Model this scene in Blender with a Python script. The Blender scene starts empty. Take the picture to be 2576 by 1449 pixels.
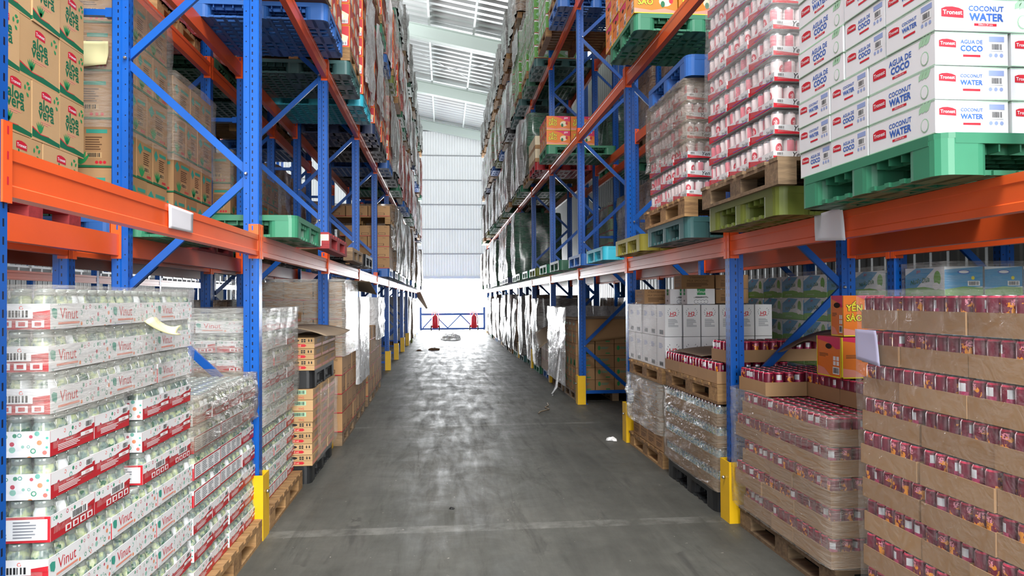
import bpy, math, random
from mathutils import Matrix, Vector
R = random.Random(7)
C = bpy.context.scene.collection
SC = bpy.context.scene
# ---------------------------------------------------------------- camera, world, light, exposure
TH, PH, RL, HC = .0949, .0152, -.0059, 1.551
cam_d = bpy.data.cameras.new('camera'); cam = bpy.data.objects.new('camera', cam_d); C.objects.link(cam)
cam_d.sensor_width = 36; cam_d.lens = 1807.8/2576*36; cam_d.clip_end = 300
cam.matrix_world = (Matrix.Translation((0, 0, HC)) @ Matrix.Rotation(-TH, 4, 'Z') @ Matrix.Rotation(math.pi/2+PH, 4, 'X') @ Matrix.Rotation(RL, 4, 'Z'))
SC.camera = cam
w = bpy.data.worlds.new('daylight'); SC.world = w; w.use_nodes = True
w.node_tree.nodes['Background'].inputs[0].default_value = (.93, .97, 1, 1)
w.node_tree.nodes['Background'].inputs[1].default_value = 2.6
SC.view_settings.view_transform = 'Standard'; SC.view_settings.look = 'None'
SC.view_settings.exposure = 0.0; SC.view_settings.gamma = 1
cy = SC.cycles
cy.max_bounces = 5; cy.diffuse_bounces = 3; cy.glossy_bounces = 3; cy.transmission_bounces = 2
cy.transparent_max_bounces = 8; cy.caustics_reflective = False; cy.caustics_refractive = False
cy.use_adaptive_sampling = True; cy.adaptive_threshold = .03; cy.use_denoising = True; cy.sample_clamp_indirect = 6
def area(name, loc, aim, sx, sy, power, col=(1, 1, 1)):
    d = bpy.data.lights.new(name, 'AREA'); d.shape = 'RECTANGLE'; d.size = sx; d.size_y = sy
    d.energy = power; d.color = col
    o = bpy.data.objects.new(name, d); C.objects.link(o); o.location = loc
    o.rotation_euler = Vector(aim).to_track_quat('-Z', 'Y').to_euler(); return o
area('daylight_far_door', (.65, 38.34, 1.33), (0, -1, 0), 7.0, 2.6, 3800, (.95, .98, 1))
area('daylight_open_front', (2.0, -7.6, 4.2), (-.4, 1, -.1), 5, 5, 1500, (1, .985, .96))
area('roof_skylight_front', (.9, -.6, 9.6), (-.1, .1, -1), 3.4, 7, 1900, (1, .99, .97))
area('roof_skylight_aisle', (.4, 12, 10.2), (0, 0, -1), 1.8, 12, 120, (.95, .99, 1))
area('roof_skylight_left', (-5.2, 18, 11.0), (0, 0, -1), 2.0, 26, 520, (1, 1, 1))
area('ceiling_fill_left', (-10.2, 26, 9.6), (.55, .7, .75), 20, 1.4, 950, (.97, .99, 1))  # unseen lamp, added to brighten the ceiling and far wall
area('ceiling_fill_right', (4.6, 22, 9.5), (-1, 0, .6), 30, .5, 420, (.97, .99, 1))  # unseen lamp on the right, added to lift the ceiling

# ---------------------------------------------------------------- materials
def lin(c):
    return tuple((x/255/12.92 if x <= 10 else ((x/255+.055)/1.055)**2.4) for x in c)+(1.0,)
class NT:
    def __init__(s, name):
        s.m = bpy.data.materials.new(name); s.m.use_nodes = True; s.t = s.m.node_tree; s.t.nodes.clear()
        s.out = s.t.nodes.new('ShaderNodeOutputMaterial')
    def n(s, typ, ins=None, **props):
        nd = s.t.nodes.new('ShaderNode'+typ)
        for k, v in props.items(): setattr(nd, k, v)
        for k, v in (ins or {}).items():
            i = nd.inputs[k]
            if isinstance(v, bpy.types.NodeSocket): s.t.links.new(v, i)
            else:
                i.default_value = v
        return nd
    def math(s, op, a, b=0.0, clamp=False):
        return s.n('Math', {0: a, 1: b}, operation=op, use_clamp=clamp).outputs[0]
    def band(s, x, lo, hi):
        return s.math('MULTIPLY', s.math('GREATER_THAN', x, lo), s.math('LESS_THAN', x, hi))
    def mix(s, f, a, b):
        nd = s.t.nodes.new('ShaderNodeMix'); nd.data_type = 'RGBA'
        for i, v in ((0, f), (6, a), (7, b)):
            if isinstance(v, bpy.types.NodeSocket): s.t.links.new(v, nd.inputs[i])
            else: nd.inputs[i].default_value = v
        return nd.outputs[2]
    def ramp(s, f, pts, interp='LINEAR'):
        nd = s.n('ValToRGB', {0: f}); cr = nd.color_ramp; cr.interpolation = interp
        while len(cr.elements) < len(pts): cr.elements.new(.5)
        for e, (p, c) in zip(cr.elements, pts): e.position = p; e.color = c
        return nd.outputs[0]
    def obj(s): return s.n('TexCoord').outputs['Object']
    def noise(s, vec, scale, detail=3, rough=.55, dist=0.0):
        return s.n('TexNoise', {'Vector': vec, 'Scale': scale, 'Detail': detail, 'Roughness': rough, 'Distortion': dist}).outputs[0]
    def scaled(s, vec, sc): return s.n('Mapping', {'Vector': vec, 'Scale': sc}).outputs[0]
    def rnd(s): return s.n('ObjectInfo').outputs['Random']
    def bump(s, h, strength=.3, dist=.01):
        return s.n('Bump', {'Height': h, 'Strength': strength, 'Distance': dist}).outputs[0]
    def fin(s, **ins):
        b = s.n('BsdfPrincipled'); names = {'color': 'Base Color', 'rough': 'Roughness', 'metal': 'Metallic', 'normal': 'Normal',
              'alpha': 'Alpha', 'spec': 'Specular IOR Level', 'coat': 'Coat Weight', 'coat_rough': 'Coat Roughness', 'trans': 'Transmission Weight', 'ecol': 'Emission Color', 'es': 'Emission Strength'}
        for k, v in ins.items():
            i = b.inputs[names[k]]
            if isinstance(v, bpy.types.NodeSocket): s.t.links.new(v, i)
            else: i.default_value = v
        s.t.links.new(b.outputs[0], s.out.inputs[0]); return s.m
def plain(name, rgb, rough=.5, metal=0.0, var=.0, nscale=6, spec=.5, bump=0.0):
    t = NT(name); c = lin(rgb)
    col = c; kw = {}
    if var:
        f = t.math('ADD', t.math('MULTIPLY', t.noise(t.obj(), nscale), .8), t.math('MULTIPLY', t.rnd(), .4))
        d = tuple(x*(1-var) for x in c[:3])+(1,); l = tuple(min(1, x*(1+var*.6)) for x in c[:3])+(1,)
        col = t.ramp(f, [(.25, d), (.85, l)])
    if bump: kw['normal'] = t.bump(t.noise(t.obj(), nscale*6), bump, .004)
    return t.fin(color=col, rough=rough, metal=metal, spec=spec, **kw)

MAT = {}
def m_blue(name, slots):
    t = NT(name); o = t.obj(); sp = t.n('SeparateXYZ', {0: o}).outputs
    base = t.mix(t.noise(o, 3, 4), lin((6, 76, 158)), lin((12, 98, 196)))
    if slots:   # punched slots and bolt holes of the upright
        nr = t.n('SeparateXYZ', {0: t.n('TexCoord').outputs['Normal']}).outputs
        side = t.math('GREATER_THAN', t.math('ABSOLUTE', nr[1]), .6)
        ax = t.math('ABSOLUTE', sp[0])
        zf = t.math('FRACT', t.math('MULTIPLY', sp[2], 1/.05)); zf2 = t.math('FRACT', t.math('MULTIPLY', sp[2], 1/.1))
        sl = t.math('MULTIPLY', t.band(ax, .036, .044), t.band(zf, .2, .62))
        dz = t.math('MULTIPLY', t.math('SUBTRACT', zf2, .5), .1); dx = t.math('SUBTRACT', ax, .082)
        rr = t.math('ADD', t.math('MULTIPLY', dz, dz), t.math('MULTIPLY', dx, dx))
        hole = t.math('LESS_THAN', rr, .0045**2)
        s1 = t.math('MULTIPLY', side, t.math('MAXIMUM', sl, hole))
        ay = t.math('ABSOLUTE', sp[1])
        s2 = t.math('MULTIPLY', t.math('SUBTRACT', 1.0, side), t.math('MULTIPLY', t.band(ay, .018, .026), t.band(zf, .15, .6)))
        base = t.mix(t.math('MAXIMUM', s1, s2), base, lin((6, 16, 48)))
    return t.fin(color=base, rough=.32, spec=.5)
MAT['blue'] = m_blue('blue_rack_paint', False); MAT['upright'] = m_blue('blue_upright_paint', True)
MAT['orange'] = plain('orange_beam_paint', (244, 98, 42), .33, var=.1, nscale=3)
MAT['yellow'] = plain('yellow_guard_paint', (240, 190, 20), .4, var=.12, nscale=7)
MAT['steel'] = plain('zinc_steel', (190, 192, 195), .3, 1.0)
MAT['galv'] = plain('galvanised_steel', (205, 208, 210), .4, .6)
MAT['white_paint'] = plain('white_steel', (225, 232, 230), .45)
MAT['mint'] = plain('mint_rafter_paint', (214, 226, 220), .5)
for k, rgb in dict(p_green=(58, 132, 100), p_teal=(62, 104, 104), p_olive=(112, 124, 52), p_yellow=(168, 160, 66), p_cyan=(64, 190, 214),
                   p_blue=(52, 108, 186), p_black=(34, 36, 38), p_dark=(58, 108, 84), p_red=(178, 44, 52), p_navy=(50, 66, 100)).items():
    MAT[k] = plain('pallet_plastic_'+k[2:], rgb, .42, var=.18, nscale=4)
def m_wood(name, a, b):
    t = NT(name); o = t.obj(); v = t.scaled(o, (3, 16, 16))
    f = t.math('ADD', t.math('MULTIPLY', t.noise(v, 2.5, 5, .6, .4), .75), t.math('MULTIPLY', t.rnd(), .35))
    return t.fin(color=t.ramp(f, [(.3, lin(a)), (.8, lin(b))]), rough=.8, normal=t.bump(t.noise(v, 6), .3, .004))
MAT['wood'] = m_wood('pallet_wood', (112, 82, 52), (190, 150, 100))
MAT['wood_grey'] = m_wood('weathered_pallet_wood', (92, 74, 56), (158, 132, 100))
MAT['wood_red'] = m_wood('red_painted_wood', (120, 34, 40), (172, 60, 62))
def m_kraft(name, a, b, rough=.75):
    t = NT(name); o = t.obj()
    f = t.math('ADD', t.math('MULTIPLY', t.noise(o, 5, 4), .35), t.math('ADD', t.math('MULTIPLY', t.noise(t.scaled(o, (1, 1, 40)), 5, 2), .12), t.math('MULTIPLY', t.rnd(), .5)))
    return t.fin(color=t.ramp(f, [(.15, lin(a)), (.85, lin(b))]), rough=rough)
MAT['kraft'] = m_kraft('kraft_board', (160, 122, 82), (194, 152, 106))
MAT['kraft_light'] = m_kraft('light_kraft_board', (186, 150, 104), (212, 176, 128))
MAT['kraft_tray'] = m_kraft('tray_kraft_board', (160, 124, 88), (188, 150, 108))
MAT['kraft_gloss'] = m_kraft('taped_kraft_board', (160, 122, 82), (194, 152, 106), .4)
MAT['greybrown'] = m_kraft('grey_kraft_sheet', (120, 104, 86), (152, 134, 112))
for k, rgb, r in [('white_card', (238, 240, 242), .5), ('red_print', (206, 30, 48), .5), ('pink_print', (222, 62, 100), .5), ('green_print', (40, 150, 84), .5),
               ('dkgreen_print', (24, 110, 70), .5), ('blue_print', (58, 104, 190), .5), ('grey_print', (138, 142, 150), .6), ('black_print', (28, 28, 30), .5),
               ('orange_print', (240, 132, 26), .45), ('yellow_print', (240, 226, 40), .45), ('magenta_print', (224, 34, 92), .45), ('ltgreen_print', (168, 212, 176), .55),
               ('cream_print', (240, 226, 190), .5), ('white_print', (246, 247, 248), .5), ('brown_print', (96, 66, 40), .6), ('faint_blue', (150, 168, 214), .6),
               ('teal_print', (60, 160, 140), .5), ('skyblue_print', (70, 156, 206), .45), ('grass_print', (110, 176, 64), .45), ('red_card', (196, 36, 48), .42),
               ('green_card', (104, 168, 74), .42), ('orange_card', (238, 126, 30), .4), ('coco_card', (232, 240, 244), .45), ('paper', (232, 233, 240), .7), ('paper_lilac', (206, 204, 236), .7),
               ('paper_yellow', (236, 230, 176), .7), ('dark_hole', (40, 26, 16), .9), ('salmon_print', (236, 150, 130), .5)]:
    MAT[k] = plain(k, rgb, r, var=.05 if 'card' in k else 0)
def m_fruit():
    t = NT('fruit_printed_card'); o = t.obj()
    op = t.n('SeparateXYZ', {0: o}).outputs; nr = t.n('SeparateXYZ', {0: t.n('TexCoord').outputs['Normal']}).outputs
    fx = t.math('ADD', t.math('MULTIPLY', op[0], t.math('ABSOLUTE', nr[1])), t.math('MULTIPLY', op[1], t.math('ABSOLUTE', nr[0])))
    v = t.n('TexVoronoi', {'Vector': t.n('CombineXYZ', {0: fx, 1: op[2], 2: 0.0}).outputs[0], 'Scale': 36.0, 'Randomness': .9}, voronoi_dimensions='2D'); d, c = v.outputs['Distance'], v.outputs['Color']
    sp = t.n('SeparateColor', {0: c}).outputs
    col = t.ramp(sp[0], [(0, lin((236, 120, 110))), (.2, lin((90, 176, 160))), (.4, lin((240, 140, 84))), (.52, lin((200, 54, 84))), (.64, lin((150, 205, 190))), (.84, lin((60, 150, 116)))], 'CONSTANT')
    rad = t.math('ADD', .13, t.math('MULTIPLY', sp[1], .22)); inn = t.math('LESS_THAN', d, rad)
    ring = t.math('MULTIPLY', t.math('LESS_THAN', d, t.math('MULTIPLY', rad, .6)), t.math('GREATER_THAN', sp[2], .6))
    f = t.math('SUBTRACT', inn, ring, True); f = t.math('MULTIPLY', f, t.math('GREATER_THAN', t.math('FRACT', t.math('MULTIPLY', sp[1], 7.3)), .3))
    return t.fin(color=t.mix(f, lin((240, 241, 243)), col), rough=.45)
MAT['fruit'] = m_fruit()
def cyl(t):
    o = t.obj(); sp = t.n('SeparateXYZ', {0: o}).outputs
    return o, t.math('ARCTAN2', sp[1], sp[0]), sp[2]
def m_redcan():
    t = NT('maroon_can_print'); o, a, z = cyl(t)
    body = t.mix(t.noise(o, 40, 2), lin((98, 20, 46)), lin((132, 30, 58)))
    v = t.n('CombineXYZ', {0: a, 1: t.math('MULTIPLY', z, 22.0), 2: t.rnd()}).outputs[0]
    fr = t.math('MULTIPLY', t.math('GREATER_THAN', t.noise(v, 1.5, 3), .53), t.math('MULTIPLY', t.band(z, .05, .122), t.band(a, -1.7, .35)))
    body = t.mix(fr, body, lin((236, 150, 40)))
    box = t.math('MULTIPLY', t.band(z, .098, .130), t.band(a, 1.3, 2.3)); body = t.mix(box, body, lin((214, 216, 220)))
    pk = t.math('MULTIPLY', t.band(z, .05, .098), t.band(a, 1.2, 2.6)); body = t.mix(pk, body, lin((176, 50, 98)))
    lg = t.math('MULTIPLY', t.band(z, .112, .134), t.math('MULTIPLY', t.band(a, -1.2, -.3), t.math('GREATER_THAN', t.noise(v, 6, 1), .5)))
    body = t.mix(lg, body, lin((236, 150, 168)))
    body = t.mix(t.math('GREATER_THAN', z, .139), body, lin((226, 60, 96)))
    return t.fin(color=body, rough=.3, metal=.15)
MAT['redcan'] = m_redcan()
def m_pinkcan():
    t = NT('white_red_can_print'); o, a, z = cyl(t)
    ay = t.math('MULTIPLY', t.math('ABSOLUTE', t.math('SUBTRACT', a, .3)), .033)
    dz = t.math('SUBTRACT', z, .06)
    rr = t.math('ADD', t.math('MULTIPLY', ay, ay), t.math('MULTIPLY', t.math('MULTIPLY', dz, dz), .6))
    oval = t.math('MULTIPLY', t.math('LESS_THAN', rr, .021**2), t.math('LESS_THAN', t.math('ABSOLUTE', a), 1.2))
    c = t.mix(oval, lin((240, 226, 226)), lin((206, 40, 66)))
    inn = t.math('MULTIPLY', t.math('LESS_THAN', rr, .011**2), t.math('GREATER_THAN', t.noise(o, 160, 2), .5)); c = t.mix(inn, c, lin((244, 214, 216)))
    bk = t.math('GREATER_THAN', t.math('ABSOLUTE', t.math('SUBTRACT', a, .3)), 2.45); c = t.mix(bk, c, lin((232, 130, 144)))
    e = t.math('MAXIMUM', t.math('GREATER_THAN', z, .106), t.math('LESS_THAN', z, .012)); c = t.mix(e, c, lin((216, 60, 84)))
    return t.fin(color=c, rough=.3)
MAT['pinkcan'] = m_pinkcan()
def m_bluecan():
    t = NT('blue_green_can_print'); o, a, z = cyl(t)
    f = t.noise(t.n('CombineXYZ', {0: a, 1: t.math('MULTIPLY', z, 30), 2: t.rnd()}).outputs[0], 1.4, 3)
    c = t.ramp(f, [(.3, lin((40, 96, 160))), (.45, lin((150, 205, 222))), (.55, lin((232, 238, 240))), (.66, lin((80, 160, 80)))])
    return t.fin(color=c, rough=.3)
MAT['bluecan'] = m_bluecan()
def m_jar():
    t = NT('clear_jar_with_fruit'); o, a, z = cyl(t)
    v = t.n('CombineXYZ', {0: t.math('MULTIPLY', a, .6), 1: t.math('MULTIPLY', z, 18), 2: t.math('MULTIPLY', t.rnd(), 9)}).outputs[0]
    c = t.ramp(t.noise(v, 1.7, 2), [(.34, lin((72, 98, 92))), (.46, lin((128, 148, 142))), (.58, lin((176, 190, 142))), (.7, lin((206, 214, 184)))])
    leaf = t.math('MULTIPLY', t.math('GREATER_THAN', t.noise(v, 2.6, 1), .62), t.math('GREATER_THAN', t.rnd(), .45)); c = t.mix(leaf, c, lin((30, 92, 62)))
    box = t.math('MULTIPLY', t.band(z, .05, .107), t.math('MULTIPLY', t.band(a, -.6, .7), t.math('GREATER_THAN', t.rnd(), .4))); c = t.mix(box, c, lin((220, 226, 228)))
    return t.fin(color=c, rough=.16, spec=.6)
MAT['jar'] = m_jar()
def m_film(name, lo, hi, tint=(232, 234, 232), sc=(1.2, 1.2, 9), rough=.16):
    t = NT(name); o = t.obj(); v = t.scaled(o, sc)
    n1 = t.noise(v, 3.2, 5, .6, 1.2); n2 = t.noise(v, 11, 3, .6, .8)
    h = t.math('ADD', n1, t.math('MULTIPLY', n2, .4))
    ridge = t.math('SUBTRACT', 1, t.math('MULTIPLY', t.math('ABSOLUTE', t.math('SUBTRACT', n1, .5)), 5), True)
    al = t.math('ADD', lo, t.math('MULTIPLY', ridge, hi-lo))
    return t.fin(color=lin(tint), rough=rough, alpha=al, spec=.7, normal=t.bump(h, .9, .02))
MAT['film'] = m_film('stretch_film', .04, .22); MAT['film_heavy'] = m_film('thick_stretch_film', .12, .55, (206, 208, 202))
MAT['film_mid'] = m_film('medium_stretch_film', .09, .36, (200, 196, 188)); MAT['film_brown'] = m_film('loose_stretch_film', .26, .6, (150, 140, 126), (1.5, 1.5, 5)); MAT['shrink'] = m_film('shrink_film', .03, .13, sc=(3, 3, 3), rough=.12)
MAT['film_silver'] = m_film('crinkled_film', .45, .95, (214, 216, 218), (2, 2, 2))
def m_wrapped(name, a, b, mortar, bw=.4, rh=.27, film=.35, coat=1.0):
    t = NT(name); o = t.obj(); sp = t.n('SeparateXYZ', {0: o}).outputs
    v = t.n('CombineXYZ', {0: t.math('ADD', sp[0], sp[1]), 1: sp[2], 2: 0.0}).outputs[0]
    br = t.n('TexBrick', {'Vector': v, 'Color1': lin(a), 'Color2': lin(b), 'Mortar': lin(mortar), 'Scale': 1.0, 'Mortar Size': .012, 'Brick Width': bw, 'Row Height': rh})
    vn = t.scaled(o, (1.5, 1.5, 2.2)); n1 = t.noise(vn, 3.5, 5, .65, 1.5); n2 = t.noise(t.scaled(o, (3, 3, 14)), 3, 4, .6, .7)
    hz = t.ramp(n2, [(.42, (0, 0, 0, 1)), (.66, (film,)*3+(1,))])
    c = t.mix(hz, br.outputs[0], lin((196, 198, 196)))
    h = t.math('ADD', n1, t.math('MULTIPLY', n2, .35))
    return t.fin(color=c, rough=.28, coat=coat, coat_rough=.14, spec=.6, normal=t.bump(h, 1.0, .05))
MAT['w_brown'] = m_wrapped('wrapped_brown_cartons', (150, 120, 90), (128, 100, 74), (96, 74, 56), .4, .2)
MAT['w_red'] = m_wrapped('wrapped_red_cartons', (200, 52, 62), (214, 150, 130), (170, 40, 30), .4, .24, .45)
MAT['w_green'] = m_wrapped('wrapped_green_cartons', (120, 170, 92), (196, 206, 190), (190, 40, 44), .4, .24, .45)
MAT['w_dgreen'] = m_wrapped('wrapped_dark_green_cartons', (26, 92, 66), (34, 108, 80), (18, 60, 46), .5, .4, .3)
MAT['w_silver'] = m_wrapped('wrapped_silver_load', (150, 146, 140), (120, 116, 112), (90, 84, 80), .45, .28, .7)
MAT['w_white'] = m_wrapped('wrapped_white_load', (206, 206, 206), (188, 188, 190), (140, 140, 140), .45, .3, .6)
def m_floor():
    t = NT('worn_concrete_floor'); o = t.obj(); sp = t.n('SeparateXYZ', {0: o}).outputs
    a = t.noise(o, .55, 6, .6); b = t.noise(o, 6, 5, .7); st = t.noise(t.scaled(o, (2.6, .22, 1)), 1.5, 5, .62, .6)
    sc = t.noise(t.scaled(o, (1.0, .9, 1)), 2.0, 6, .7, .6)
    f = t.math('ADD', t.math('MULTIPLY', a, .5), t.math('ADD', t.math('MULTIPLY', b, .18), t.math('MULTIPLY', st, .32)))
    c = t.ramp(f, [(.34, lin((60, 60, 56))), (.5, lin((80, 80, 75))), (.66, lin((100, 99, 93)))])
    tire = t.ramp(st, [(.56, (0, 0, 0, 1)), (.66, (.55,)*3+(1,))])
    lane = t.math('MULTIPLY', t.band(sp[0], -.9, 1.7), t.math('MULTIPLY', tire, t.math('GREATER_THAN', a, .47)))
    c = t.mix(lane, c, lin((42, 42, 41)))
    for y, wd, al in ((4.93, .07, .55), (8.9, .05, .5), (12.7, .05, .5), (17.0, .05, .5)):
        wob = t.math('ADD', sp[1], t.math('MULTIPLY', b, .05))
        c = t.mix(t.math('MULTIPLY', t.band(wob, y-wd, y+wd), t.math('MULTIPLY', al, t.ramp(t.noise(o, 5, 5, .7), [(.38, (0, 0, 0, 1)), (.7, (.7,)*3+(1,))]))), c, lin((150, 150, 145)))
    spk = t.math('GREATER_THAN', t.noise(o, 30, 2), .74); c = t.mix(t.math('MULTIPLY', spk, .5), c, lin((176, 170, 160)))
    scr = t.noise(t.scaled(o, (3.2, .45, 1)), 2.0, 7, .68, .5); ro = t.n('MapRange', {0: t.math('ADD', t.math('MULTIPLY', sc, .5), t.math('MULTIPLY', scr, .5)), 1: .36, 2: .62, 3: .38, 4: .72}).outputs[0]
    c = t.mix(t.math('MULTIPLY', t.band(sp[0], -1.0, 1.8), t.ramp(scr, [(.55, (0, 0, 0, 1)), (.68, (.42,)*3+(1,))])), c, lin((46, 46, 43)))
    return t.fin(color=c, rough=ro, spec=.24, normal=t.bump(t.math('ADD', sc, t.math('ADD', t.math('MULTIPLY', b, .5), t.math('MULTIPLY', scr, .6))), .06, .012))
MAT['floor'] = m_floor()
def m_corr(name, rgb, axis, per, rough=.5, strength=.6, thru=0):  # ribs of sheet metal
    t = NT(name); o = t.obj(); sp = t.n('SeparateXYZ', {0: o}).outputs[axis]
    fr = t.math('FRACT', t.math('MULTIPLY', sp, 1/per)); tri = t.math('MULTIPLY', t.math('ABSOLUTE', t.math('SUBTRACT', fr, .5)), 2)
    h = t.n('MapRange', {0: tri, 1: .25, 2: .6, 3: 0, 4: 1}, interpolation_type='SMOOTHSTEP').outputs[0]
    c = t.mix(t.noise(o, 1.2, 3), lin(tuple(x*.94 for x in rgb)), lin(rgb))
    if thru:    # thin sheet that lets some of the daylight outside through
        t.fin(color=c, rough=rough); b = t.out.inputs[0].links[0].from_socket
        mx = t.n('MixShader', {0: thru, 1: b, 2: t.n('BsdfTranslucent', {0: c}).outputs[0]}); t.t.links.new(mx.outputs[0], t.out.inputs[0]); return t.m
    return t.fin(color=c, rough=rough, normal=t.bump(h, strength, .03))
MAT['wallsheet'] = m_corr('white_corrugated_wall', (232, 234, 234), 0, .2, thru=.3)
MAT['sidesheet'] = m_corr('shaded_corrugated_side', (84, 84, 82), 1, .25)  # coloured dark instead of white, standing in for shade behind the racks
MAT['roofsheet'] = plain('white_roof_sheet', (228, 231, 231), .32, .25)
MAT['ground'] = plain('bright_yard_concrete', (226, 226, 224), .8)
t = NT('added_glow_sheet'); MAT['daylight'] = t.fin(color=(.8, .85, .84, 1), rough=.6, ecol=(.9, .98, .95, 1), es=1.2)  # self-lit sheet for the panels added on the side walls
MAT['extred'] = plain('extinguisher_red', (214, 34, 48), .3); MAT['rubber'] = plain('black_rubber', (26, 26, 28), .7)

# ---------------------------------------------------------------- mesh builder
_txt = {}
def text_geo(s, bold=.0):
    k = (s, bold)
    if k not in _txt:
        cu = bpy.data.curves.new('lettering', 'FONT'); cu.body = s; cu.resolution_u = 2
        ob = bpy.data.objects.new('lettering', cu); C.objects.link(ob)
        me = ob.evaluated_get(bpy.context.evaluated_depsgraph_get()).to_mesh()
        v = [(p.co.x, p.co.y) for p in me.vertices]; f = [tuple(p.vertices) for p in me.polygons]
        bpy.data.objects.remove(ob); bpy.data.curves.remove(cu)
        xs = [a for a, b in v]; ys = [b for a, b in v]
        x0, x1, y0, y1 = min(xs), max(xs), min(ys), max(ys)
        _txt[k] = ([((a-x0)/(y1-y0), (b-y0)/(y1-y0)) for a, b in v], f, (x1-x0)/(y1-y0))
    return _txt[k]
class Face:   # a flat side of a mesh, addressed in metres from its lower-left corner
    def __init__(s, M, o, u, v, w, h):
        s.M, s.o, s.u, s.v, s.w, s.h = M, Vector(o), Vector(u), Vector(v), w, h; s.n = s.u.cross(s.v)
    def P(s, a, b, k): return tuple(s.o+s.u*a+s.v*b+s.n*(.0007*k))
    def poly(s, pts, mat, k=1): s.M.poly([s.P(a*s.w, b*s.h, k) for a, b in pts], mat)
    def rect(s, a0, b0, a1, b1, mat, k=1): s.poly([(a0, b0), (a1, b0), (a1, b1), (a0, b1)], mat, k)
    def ell(s, a, b, ra, rb, mat, k=1, n=12): s.M.poly([s.P(a*s.w+ra*math.cos(i*6.2832/n), b*s.h+rb*math.sin(i*6.2832/n), k) for i in range(n)], mat)
    def leaf(s, a, b, ln, wd, ang, mat, k=1):
        c, q = math.cos(ang), math.sin(ang); pts = []
        for x, y in ((0, 0), (.3, .5), (.65, .4), (1, 0), (.65, -.4), (.3, -.5)):
            X, Y = x*ln, y*wd; pts.append(s.P(a*s.w+X*c-Y*q, b*s.h+X*q+Y*c, k))
        s.M.poly(pts, mat)
    def text(s, st, a, b, hgt, mat, k=2, bold=.0, maxw=None, shear=0.0, rot=0.0, sx=1.0):
        v, f, asp = text_geo(st); sc = hgt
        if maxw and asp*sc*sx > maxw*s.w: sc = maxw*s.w/asp/sx
        c, q = math.cos(rot), math.sin(rot); mi = s.M.mi(mat)
        for ci, (ox, oy) in enumerate(((0, 0),) if not bold else ((-bold, -bold), (bold, -bold), (bold, bold), (-bold, bold), (0, 0))):   # heavier strokes
            i0 = len(s.M.v)
            for x, y in v:
                X, Y = (x-asp/2+ox)*sc*sx+(y-.5+oy)*sc*shear, (y-.5+oy)*sc
                s.M.v.append(s.P(a*s.w+X*c-Y*q, b*s.h+X*q+Y*c, k+.07*ci))
            for q_ in f: s.M.f.append(tuple(i0+j for j in q_)); s.M.m.append(mi); s.M.s.append(False)
    def lines(s, a0, a1, b0, b1, n, mat, k=1, seed=1):
        r = random.Random(seed); st = (b1-b0)/n
        for i in range(n): s.rect(a0, b0+st*i+st*.25, a0+(a1-a0)*r.uniform(.6, 1), b0+st*i+st*.7, mat, k)
    def barcode(s, a0, b0, a1, b1, k=2, bg='white_print'):
        s.rect(a0, b0, a1, b1, bg, k); n = 9; r = random.Random(5)
        for i in range(n):
            x = a0+(a1-a0)*(.1+.8*i/n); s.rect(x, b0+(b1-b0)*.15, x+(a1-a0)*.8/n*r.uniform(.3, .7), b1-(b1-b0)*.12, 'black_print', k+1)
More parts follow.
